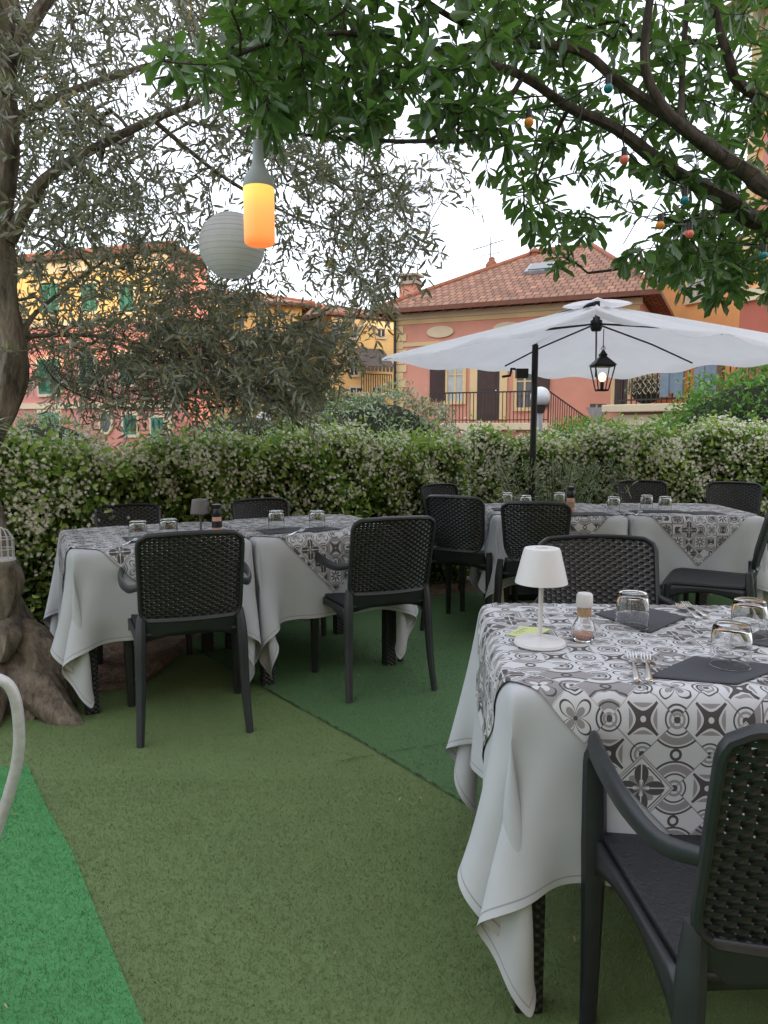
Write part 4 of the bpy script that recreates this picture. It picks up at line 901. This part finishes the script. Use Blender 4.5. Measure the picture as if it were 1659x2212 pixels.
# ---------------------------------------------------------------- buildings
class H:
    def __init__(s,name,label,p0,p1,depth,z1,wall,cat='building'):
        a=at(p0[0],924,p0[1]);b=at(p1[0],924,p1[1]); s.a=Vector((a.x,a.y,0)); d=Vector((b.x-a.x,b.y-a.y,0)); s.W=d.length; s.u=d.normalized(); s.n=Vector((-s.u.y,s.u.x,0)); s.D=depth;s.z1=z1
        s.r=empty(name,s.a,math.atan2(s.u.y,s.u.x),label,cat)
        MB().bb(0,s.W,0,depth,-.02,z1).build('wall',wall,s.r)
    def loc(s,px,py,off=0):
        d=ray(px,py); o=Vector((0,0,CH)); A=s.a-s.n*off; t=(A-o).dot(s.n)/d.dot(s.n); p=o+d*t; return (p-s.a).dot(s.u),p.z
    def b(s,name,mat,x0,x1,y0,y1,z0,z1,par=None,bev=0): return MB().bb(x0,x1,y0,y1,z0,z1).build(name,mat,par or s.r,bevel=bev)
    def win(s,px0,py0,px1,py1,kind='plain',shut='shutgreen',trim='palecream',pane='pane'):
        x0,zt=s.loc(px0,py0);x1,zb=s.loc(px1,py1); w=x1-x0;t=.12
        m=MB().bb(x0-t,x0,-.07,.02,zb-t,zt+t).bb(x1,x1+t,-.07,.02,zb-t,zt+t).bb(x0,x1,-.07,.02,zt,zt+t).bb(x0,x1,-.11,.02,zb-t,zb)
        f=m.build('window',trim,s.r)
        if kind!='closed':
            s.b('pane',pane,x0,x1,-.025,.015,zb,zt,f); c=(x0+x1)/2
            MB().bb(c-.03,c+.03,-.05,-.02,zb,zt).bb(x0,x1,-.048,-.022,(zb+zt)/2-.02+.25,(zb+zt)/2+.02+.25).build('sash',trim,f)
        def sh(a,b):
            q=MB().bb(a,a+.07,-.13,-.075,zb,zt).bb(b-.07,b,-.13,-.075,zb,zt).bb(a+.07,b-.07,-.128,-.077,zb,zb+.08).bb(a+.07,b-.07,-.128,-.077,zt-.08,zt); k=max(5,int((zt-zb)/.12))
            for i in range(k): zz=zb+.08+(zt-zb-.16)*(i+.5)/k; q.box(((a+b)/2,-.1,zz),(b-a-.14,.012,(zt-zb-.16)/k*1.15),mtx=Matrix.Rotation(R(35),3,'X'))
            q.build('shutter',shut,f)
        if kind=='closed': c=(x0+x1)/2; sh(x0+.005,c-.005);sh(c+.005,x1-.005)
        if kind=='open': sh(x0-w/2-t,x0-.02);sh(x1+.02,x1+w/2+t)
        return f
    def roofuv(s,o):
        me=o.data;l=me.uv_layers.new(name='UVMap')
        for p in me.polygons:
            n=p.normal; h=Vector((n.y,-n.x,0)); h=h.normalized() if h.length>.01 else Vector((1,0,0)); v=n.cross(h)
            for li in p.loop_indices:
                c=me.vertices[me.loops[li].vertex_index].co; l.data[li].uv=(c.dot(h),c.dot(v))
        return o
    def hip(s,ov,rise,inset,thick=.12,inset2=None,name='roof'):
        i2=inset2 if inset2 is not None else inset
        x0,x1,y0,y1=-ov,s.W+ov,-ov,s.D+ov; z=s.z1+.1; c=(y0+y1)/2
        v=[(x0,y0,z),(x1,y0,z),(x1,y1,z),(x0,y1,z),(x0+inset,c,z+rise),(x1-i2,c,z+rise)]
        o=MB().add(v,[(0,1,5,4),(1,2,5),(2,3,4,5),(3,0,4),(3,2,1,0)]).build(name,'tiles',s.r); s.roofuv(o)
        m=MB().bb(x0,x1,y0+.0,y0+.1,z-.14,z-.003).bb(x0,x0+.1,y0+.1,y1,z-.14,z-.003).bb(x1-.1,x1,y0+.1,y1,z-.14,z-.003)
        k=int(s.W/.45)
        for i in range(k): m.bb(x0+.3+i*.45,x0+.4+i*.45,y0+.1,-.09,z-.13,z-.02)
        m.build('eaves','timber',o)
        q=MB()
        for a,b in((4,5),(0,4),(1,5)): q.tube([Vector(v[a])+Vector((0,0,.02)),Vector(v[b])+Vector((0,0,.02))],.09,8)
        q.build('ridge_tiles','terracotta',o,smooth=True)
        return o,v
h=H('salmon_house','salmon two storey house with tiled hip roof behind the parasol',(855,27),(1372,23.5),10,5.3,'salmon','house'); W=h.W
rf,rv=h.hip(.65,2.75,4.6,inset2=3)
h.b('cornice','palecream',-.08,W+.08,-.10,.0,5.08,5.29); h.b('cornice_band','cream',0,W,-.04,.0,4.92,5.077); h.b('belt_course','cream',0,W,-.04,0,4.15,4.28)
for (q0,q1) in((1.2,2.2),(3.6,4.6),(6,7)): MB().add([(q0+(q1-q0)*(.5+.5*math.cos(t_)),-.06,4.6+.2*math.sin(t_)) for t_ in np.linspace(0,2*PI,17)[:-1]],[tuple(range(16))]).build('frieze_medallion','palecream',h.r,solid=.02)
m=MB()
for i in range(17): m.bb(-.03,.42 if i%2 else .30,-.05,.0,.3+i*.27,.3+i*.27+.25)
m.build('corner_quoins','cream',h.r)
h.win(968,785,1000,866,'plain',pane='curtain',trim='cream'); 
x0,zt=h.loc(930,784);x1,zb=h.loc(963,866); sq=MB().bb(x0,x1,-.07,-.0,zb,zt)
for i in range(16): sq.bb(x0+.05,x1-.05,-.085,-.068,zb+.08+i*(zt-zb-.1)/16,zb+.13+i*(zt-zb-.1)/16)
sq.build('shutter','shutbrown',h.r)
x0,zt=h.loc(1033,790);x1,zb=h.loc(1078,908); d=h.b('door','doorbrown',x0,x1,-.05,.02,zb,zt); MB().bb(x0-.28,x0-.01,-.06,.01,zb,zt+.3).bb(x1+.01,x1+.28,-.06,.01,zb,zt+.3).bb(x0-.01,x1+.01,-.06,.01,zt+.01,zt+.3).build('door_frame','cream',d)
MB().bb(x0+.12,x1-.12,-.065,-.048,zb+.2,zb+.9).bb(x0+.12,x1-.12,-.065,-.048,zb+1.05,zt-.15).build('door_panel','shutbrown',d)
MB().sphere((x1-.1,-.09,zb+1),.035,6).build('door_handle','steel',d,smooth=True)
h.win(1118,800,1150,880,'plain',trim='cream'); x0,zt=h.loc(1155,798);x1,zb=h.loc(1186,880); MB().bb(x0,x1,-.1,-.0,zb,zt).build('shutter','shutbrown',h.r)
h.win(1330,800,1352,880,'closed','shutbrown','cream')
tx0,tz=h.loc(945,914,1.6);tx1,_=h.loc(1185,914,1.6)
h.b('terrace','palecream',tx0,tx1,-1.7,-.0,tz-.22,tz,bev=.02); h.b('terrace_wall','salmon',tx0+.2,tx1+1.2,-1.45,-.01,-.02,tz-.223)
r_=MB(); zt=tz+.95
for i in range(int((tx1-tx0)/.12)+1): xx=tx0+.05+i*.12; r_.bb(xx-.011,xx+.011,-1.65,-1.628,tz,zt)
r_.bb(tx0,tx1,-1.665,-1.613,zt,zt+.045).bb(tx0,tx1,-1.655,-1.623,tz+.08,tz+.11)
r_.build('railing','iron',h.r)
sr=MB(); sx1,_=h.loc(1275,930,1.6)
nst=18
for i in range(nst):
    f=i/nst; xx=tx1+(sx1-tx1)*f; zz=tz-.9*f; sr.bb(xx-.011,xx+.011,-1.65,-1.628,zz,zz+.95)
sr.tube([(tx1,-1.64,tz+.97),(sx1,-1.64,tz+.07)],.025,6); sr.build('stair_railing','iron',h.r)
stp=MB()
for i in range(8):
    f=i/8; stp.bb(tx1+(sx1-tx1)*f,tx1+(sx1-tx1)*(f+.125),-1.62,-.7,-.02,tz-.05-.9*f)
stp.build('stair','palecream',h.r)
def rp(px,py,yoff): return h.loc(px,py,-yoff)
x,z=rp(885,650,1.2); c=MB().bb(x-.32,x+.32,.95,1.5,z-.5,z+.55).build('chimney','salmon',rf); MB().bb(x-.42,x+.42,.85,1.6,z+.553,z+.66).bb(x-.3,x-.2,1,1.45,z+.66,z+.85).bb(x+.2,x+.3,1,1.45,z+.66,z+.85).bb(x-.05,x+.05,1,1.45,z+.66,z+.85).bb(x-.42,x+.42,.85,1.6,z+.853,z+.93).build('chimney_cap','stone',c)
x,z=rp(1062,583,3.9); MB().lathe((x,3.9,z-.4),[(.001,0),(.17,0),(.17,.5),(.24,.52),(.24,.6),(.12,.75),(.12,.85),(.001,.9)],12).build('chimney_pot','terracotta',rf,smooth=True)
x,z=rp(1155,553,4.6); MB().lathe((x,4.6,z-.4),[(.001,0),(.15,0),(.15,.5),(.22,.52),(.22,.58),(.001,.75)],12).build('chimney_pot','terracotta',rf,smooth=True)
x,z=rp(1060,545,4.0); m=MB().tube([(x,4,z-.5),(x,4,z+.6)],.022,6).tube([(x-.75,4,z+.15),(x+.55,4,z+.42)],.016,5).tube([(x-.3,4,z-.1),(x+.5,4,z-.02)],.014,5)
for i in range(9): m.tube([(x-.7+i*.15,3.75,z+.16+i*.03),(x-.7+i*.15,4.25,z+.16+i*.03)],.009,4)
m.build('antenna','iron',rf)
def onroof(x,y): return 5.4+2.75*(y+.65)/(5+.65)
x0,_=rp(1136,610,2.2);x1,_=rp(1192,600,2.2); sl=math.atan(2.75/5.65)
mm=Matrix.Rotation(sl,3,'X'); cy=2.4; q=MB().box(((x0+x1)/2,cy,onroof(0,cy)+.07),(x1-x0,1.0,.12),mtx=mm).build('skylight','signgrey',rf); MB().box(((x0+x1)/2,cy-.03,onroof(0,cy)+.145),(x1-x0-.2,.8,.02),mtx=mm).build('skylight_glass','pane',q)
MB().tube([(.02,-.14,.3),(.02,-.14,5.2)],.05,8).build('drainpipe','iron',h.r,smooth=True)
g=H('orange_house','orange house with cream cornice behind the right end of the tiled roof',(1385,30),(1600,26),9,7.6,'orange','house'); g.hip(.6,1.2,3.5)
g.b('cornice','palecream',-.06,g.W+.06,-.08,0,7.0,7.5); g.win(1490,580,1522,645,'plain','shutgreen','palecream','curtain')
m=MB(); 
for i in range(11): m.bb(-.03,.5 if i%2 else .35,-.05,0,2+i*.44,2+i*.44+.4)
m.build('corner_quoins','cream',g.r)
h2=H('pink_house','pink house with green shutters and upper floor painted sunlit yellow behind the olive tree',(-60,30),(372,27),2.6,7.5,'pink','house'); h2.hip(.4,.5,1)
h2.b('sun_painted_wall','yellow',.01,h2.W-.01,-.03,0,5.3,6.997)  # evening sun on the upper pink wall, put into a yellow panel colour
h2.b('cornice','palecream',-.05,h2.W+.05,-.12,0,7.0,7.45); x,z=h2.loc(200,875); h2.b('belt_course','palecream',0,h2.W,-.09,0,z-.12,z+.1); h2.b('belt_course','palecream',0,h2.W,-.09,0,5.1,5.297)
for q in((85,778,132,850),(262,765,292,830),(175,770,205,835)): h2.win(*q,'closed')
for q in((88,892,132,940),(270,897,297,938),(330,902,356,952)): h2.win(*q,'closed')
for q in((95,615,130,675),(180,615,212,672),(262,615,292,672)): h2.win(*q,'closed',trim='palecream')
x,z=h2.loc(230,912); MB().add([(x+.24*math.cos(a),-.03,z+.4*math.sin(a)) for a in np.linspace(0,2*PI,25)[:-1]],[tuple(range(24))]).build('oval_opening','pane',h2.r,solid=.03)
m=MB().tube([(x+.28*math.cos(a),-.05,z+.44*math.sin(a)) for a in np.linspace(0,2*PI,25)],.06,6).build('oval_frame','palecream',h2.r,smooth=True)
m=MB()
for i in range(21): m.bb(h2.W-.5 if i%2 else h2.W-.35,h2.W+.03,-.05,0,.3+i*.32,.3+i*.32+.29)
m.build('corner_quoins','palecream',h2.r)
h3=H('peach_house','pale peach house between the pink and the sunlit yellow house',(376,33),(482,33),8,6.9,'peach','house'); h3.hip(.4,.9,1.2)
h3.win(400,885,418,938,'closed');h3.win(445,885,462,932,'closed');h3.win(400,770,418,825,'closed');h3.win(445,770,462,825,'closed'); h3.b('cornice','palecream',0,h3.W,-.1,0,6.5,6.85)
h4=H('yellow_house','sunlit yellow ochre house with small green shutters beyond the hanging net',(487,35),(655,36),8,7.0,'yellow','house'); h4.hip(.5,1.0,1.6)
for q in((494,858,504,893),(524,855,538,880),(580,856,596,888),(615,860,630,890),(524,775,540,815),(580,775,597,815),(618,775,634,815)): h4.win(*q,'closed')
x,z=h4.loc(560,838); h4.b('belt_course','palecream',0,h4.W,-.09,0,z-.1,z+.1)
h5=H('cream_house','pale yellow house with awning left of the salmon house',(716,38),(858,40),9,6.9,'yellow','house'); h5.hip(.5,1.1,1.6)
h5.b('cornice','palecream',0,h5.W,-.1,0,6.4,6.85)
for q in((756,702,770,730),(815,695,830,728),(756,838,782,882),(805,838,822,880),(756,770,772,810)): h5.win(*q,'plain',trim='palecream')
x0,z0=h5.loc(762,790);x1,z1=h5.loc(826,790)
aw=MB().add([(x0,-.05,z0+.9),(x1,-.05,z0+.9),(x1,-1.3,z0-.1),(x0,-1.3,z0-.1)],[(0,1,2,3)])
for i in range(9): xx=x0+(x1-x0)*i/8; aw.box((xx,-1.3,z0-.22),(.12,.02,.22))
aw.build('awning','awn',h5.r,solid=.03)
x,z=h5.loc(800,812); m=MB()
for i in range(14): xx=x0+(x1-x0)*i/13; m.bb(xx-.015,xx+.015,-.95,-.92,z-.9,z)
m.bb(x0,x1,-.96,-.91,z,z+.04).build('balcony_railing','iron',h5.r); h5.b('balcony_slab','palecream',x0,x1,-1,0,z-1.1,z-.9)
h6=H('tall_orange_building','tall orange building with pink panels and ornate cornice at the upper right',(1588,16),(2050,12.2),8,9.6,'orange')
h6.hip(.7,1.2,3); h6.b('cornice','palecream',-.1,h6.W+.1,-.16,0,9.0,9.5); h6.b('cornice_band','cream',-.02,h6.W,-.07,0,7.9,8.99)
for i in range(8): h6.b('cornice_bracket','palecream',.15+i*.7,.33+i*.7,-.5,-.161,9.1,9.5)
h6.b('pink_panel','pink',.35,1.6,-.03,0,5.2,7.5)
h6.b('lower_wall','redbrick',-.01,h6.W,-.035,.0,0,3.9); h6.b('belt_course','palecream',-.03,h6.W,-.12,0,3.903,4.15)
h6.win(1680,330,1730,430,'closed','shutgreen')
m=MB()
for i in range(12): m.bb(-.03,.3 if i%2 else .2,-.055,0,4.2+i*.3,4.2+i*.3+.27)
m.build('corner_quoins','cream',h6.r)
h7=H('terrace_building','low pink terrace building with cream slab, railing and trellis at right',(1338,15.5),(1760,12.6),3.2,1.6,'salmon')
h7.b('terrace_slab','palecream',-.25,h7.W,-.3,3.3,1.603,1.76,bev=.02); h7.b('belt_course','palecream',-.1,h7.W,-.1,0,1.35,1.55)
h7.win(1390,912,1440,960,'plain')
m=MB()
for i in range(int(h7.W/.11)): m.bb(.05+i*.11,.067+i*.11,-.22,-.203,1.76,2.72)
m.bb(0,h7.W,-.235,-.19,2.72,2.76).bb(0,h7.W,-.23,-.195,1.83,1.86).build('railing','iron',h7.r)
m=MB(); x0,zt=h7.loc(1366,763);x1,zb=h7.loc(1440,850)
for i in range(-8,12):
    for sg in(1,-1):
        a=Vector((x0+i*.13,-.1,zb)); b=a+Vector((sg*(zt-zb)*.8,0,zt-zb))
        pts=[a.lerp(b,f) for f in np.linspace(0,1,30)]; pts=[p for p in pts if x0<=p.x<=x1]
        if len(pts)>2: m.tube([pts[0],pts[-1]],.009,4)
m.bb(x0-.02,x0+.02,-.13,-.07,zb,zt).bb(x1-.02,x1+.02,-.13,-.07,zb,zt).bb(x0,x1,-.129,-.071,zt,zt+.04).build('trellis','palecream',h7.r)
for a,b in((1447,1462),(1478,1492),(1520,1536),(1556,1566)):
    x0,zt=h7.loc(a,765);x1,zb=h7.loc(b,858); h7.b('post','bluegrey',x0,x1,-.32,-.26,zb,zt)
x0,zt=h7.loc(1447,765);x1,_=h7.loc(1572,765); h7.b('top_rail','bluegrey',x0,x1,-.34,-.24,zt,zt+.06)
for a,b in((1462,1478),(1536,1556)):
    x0,zt=h7.loc(a,775);x1,zb=h7.loc(b,850); h7.b('panel','bluegrey',x0,x1,-.30,-.28,zb,zt)
m=MB()
for i in range(4): x,z=h7.loc(1585+i*35,770); m.bb(x,x+.07,-.4,1.6,2.75,2.86)
x,z=h7.loc(1570,775); m.bb(x,h7.W,-.35,-.25,2.63,2.745).bb(x,x+.1,-.35,-.25,1.76,2.63).build('pergola','timber',h7.r)
pl=h7.a+h7.u*.75-h7.n*.05; bush('terrace_plant','grey green potted plant on the terrace behind its railing',(pl.x,pl.y+.35,2.05),(.36,.25,.33),900,.05,'greybush',8)
# unseen blocks added behind the camera, sized to keep low sun off the garden
for (x0,x1,hh,mat_,lab) in((-8,15.5,11.4,'yellow','plain ochre block added behind the viewpoint to shade the garden'),(15.6,22.5,9.4,'yellow','low ochre block added behind the viewpoint to let sun past its top'),(22.6,44,16.5,'salmon','tall salmon block added behind the viewpoint to shade the salmon house')):
    rt=empty('shade_block',(x0,-12,0),0,lab,'building'); MB().bb(0,x1-x0,-7,0,-.02,hh).build('wall',mat_,rt); MB().bb(-.3,x1-x0,-7.3,.3,hh+.003,hh+.3).build('roof','stone',rt)
    for i in range(int((x1-x0)/3)):
        for j in range(int(hh/3.4)):
            f=MB().bb(.9+i*3,2.1+i*3,.0,.05,.9+j*3.3,2.7+j*3.3).build('window','palecream',rt)
            MB().bb(1+i*3,2+i*3,.05,.09,1+j*3.3,2.6+j*3.3).build('shutter','shutgreen',f)
# ---------------------------------------------------------------- street furniture
def globe(px,py,y,r,label):
    p=at(px,py,y); t=empty('street_lamp',(p.x,p.y,0),0,label,'street lamp','globe street lamps')
    MB().sphere((0,0,p.z),r,14).build('lamp_globe','globe',t,smooth=True); MB().lathe((0,0,p.z-r),[(.001,-.1),(.07,-.1),(.09,-.02),(.11,.03),(.001,.03)],14).build('lamp_collar','iron',t,smooth=True)
    MB().tube([(0,0,0),(0,0,p.z-r-.08)],.045,10).build('pole','signgrey',t,smooth=True)
globe(1167,857,12,.16,'street lamp with round globe right of the parasol pole'); globe(569,906,17,.17,'street lamp with round globe above the hedge at centre left')
p=at(569,940,16.6); t=empty('road_sign',(p.x,p.y,0),0,'round blue and red no parking sign peeking over the hedge','sign')
mk=lambda r,y,n=28:[(r*math.cos(a),y,p.z+r*math.sin(a)) for a in np.linspace(0,2*PI,n+1)[:-1]]
MB().add(mk(.17,-.03),[tuple(range(28))]).build('red_disc','signred',t,solid=.01); MB().add(mk(.125,-.045),[tuple(range(28))]).build('blue_disc','signblue',t,solid=.006)
MB().box((0,-.055,p.z),(.25,.006,.032),mtx=Matrix.Rotation(R(45),3,'Y')).build('red_bar','signred',t); MB().tube([(0,0,0),(0,0,p.z+.15)],.025,8).build('pole','signgrey',t)
p=at(1289,897,21); t=empty('yield_sign',(p.x,p.y,0),0,'grey triangular road sign pointing down, right of the street lamp','sign')
MB().add([(-.32,0,p.z+.22),(.32,0,p.z+.22),(0,0,p.z-.33)],[(0,1,2)]).build('sign_plate','signgrey',t,solid=.02)
MB().box((.05,.06,p.z+.17),(.46,.03,.3)).build('dark_panel','awn',t); MB().tube([(0,.03,0),(0,.03,p.z+.3)],.03,8).build('pole','signgrey',t)
# ---------------------------------------------------------------- light
az=math.atan2(.5,-.866); el=R(10)
w=bpy.data.worlds.new('World'); S.world=w; w.use_nodes=True; nt=w.node_tree; bg=nt.nodes['Background']
sk=nt.nodes.new('ShaderNodeTexSky'); sk.sky_type='NISHITA'; sk.sun_disc=False; sk.sun_elevation=el; sk.sun_rotation=az; sk.air_density=1; sk.dust_density=1.5
mx=nt.nodes.new('ShaderNodeMix'); mx.data_type='RGBA'; mx.inputs[0].default_value=.6; nt.links.new(sk.outputs[0],mx.inputs[6]); mx.inputs[7].default_value=(8.5,8.6,9.3,1)
nt.links.new(mx.outputs[2],bg.inputs[0]); bg.inputs[1].default_value=.30
sl_=bpy.data.lights.new('sun','SUN'); sl_.energy=5; sl_.angle=R(.5); sl_.color=(1,.70,.36); so=bpy.data.objects.new('sun',sl_); C.objects.link(so)
sd=Vector((math.sin(az)*math.cos(el),math.cos(az)*math.cos(el),math.sin(el))); so.rotation_euler=sd.to_track_quat('Z','Y').to_euler(); so.location=(10,-10,20)
S.view_settings.view_transform='Standard'; S.view_settings.look='None'; S.view_settings.exposure=0
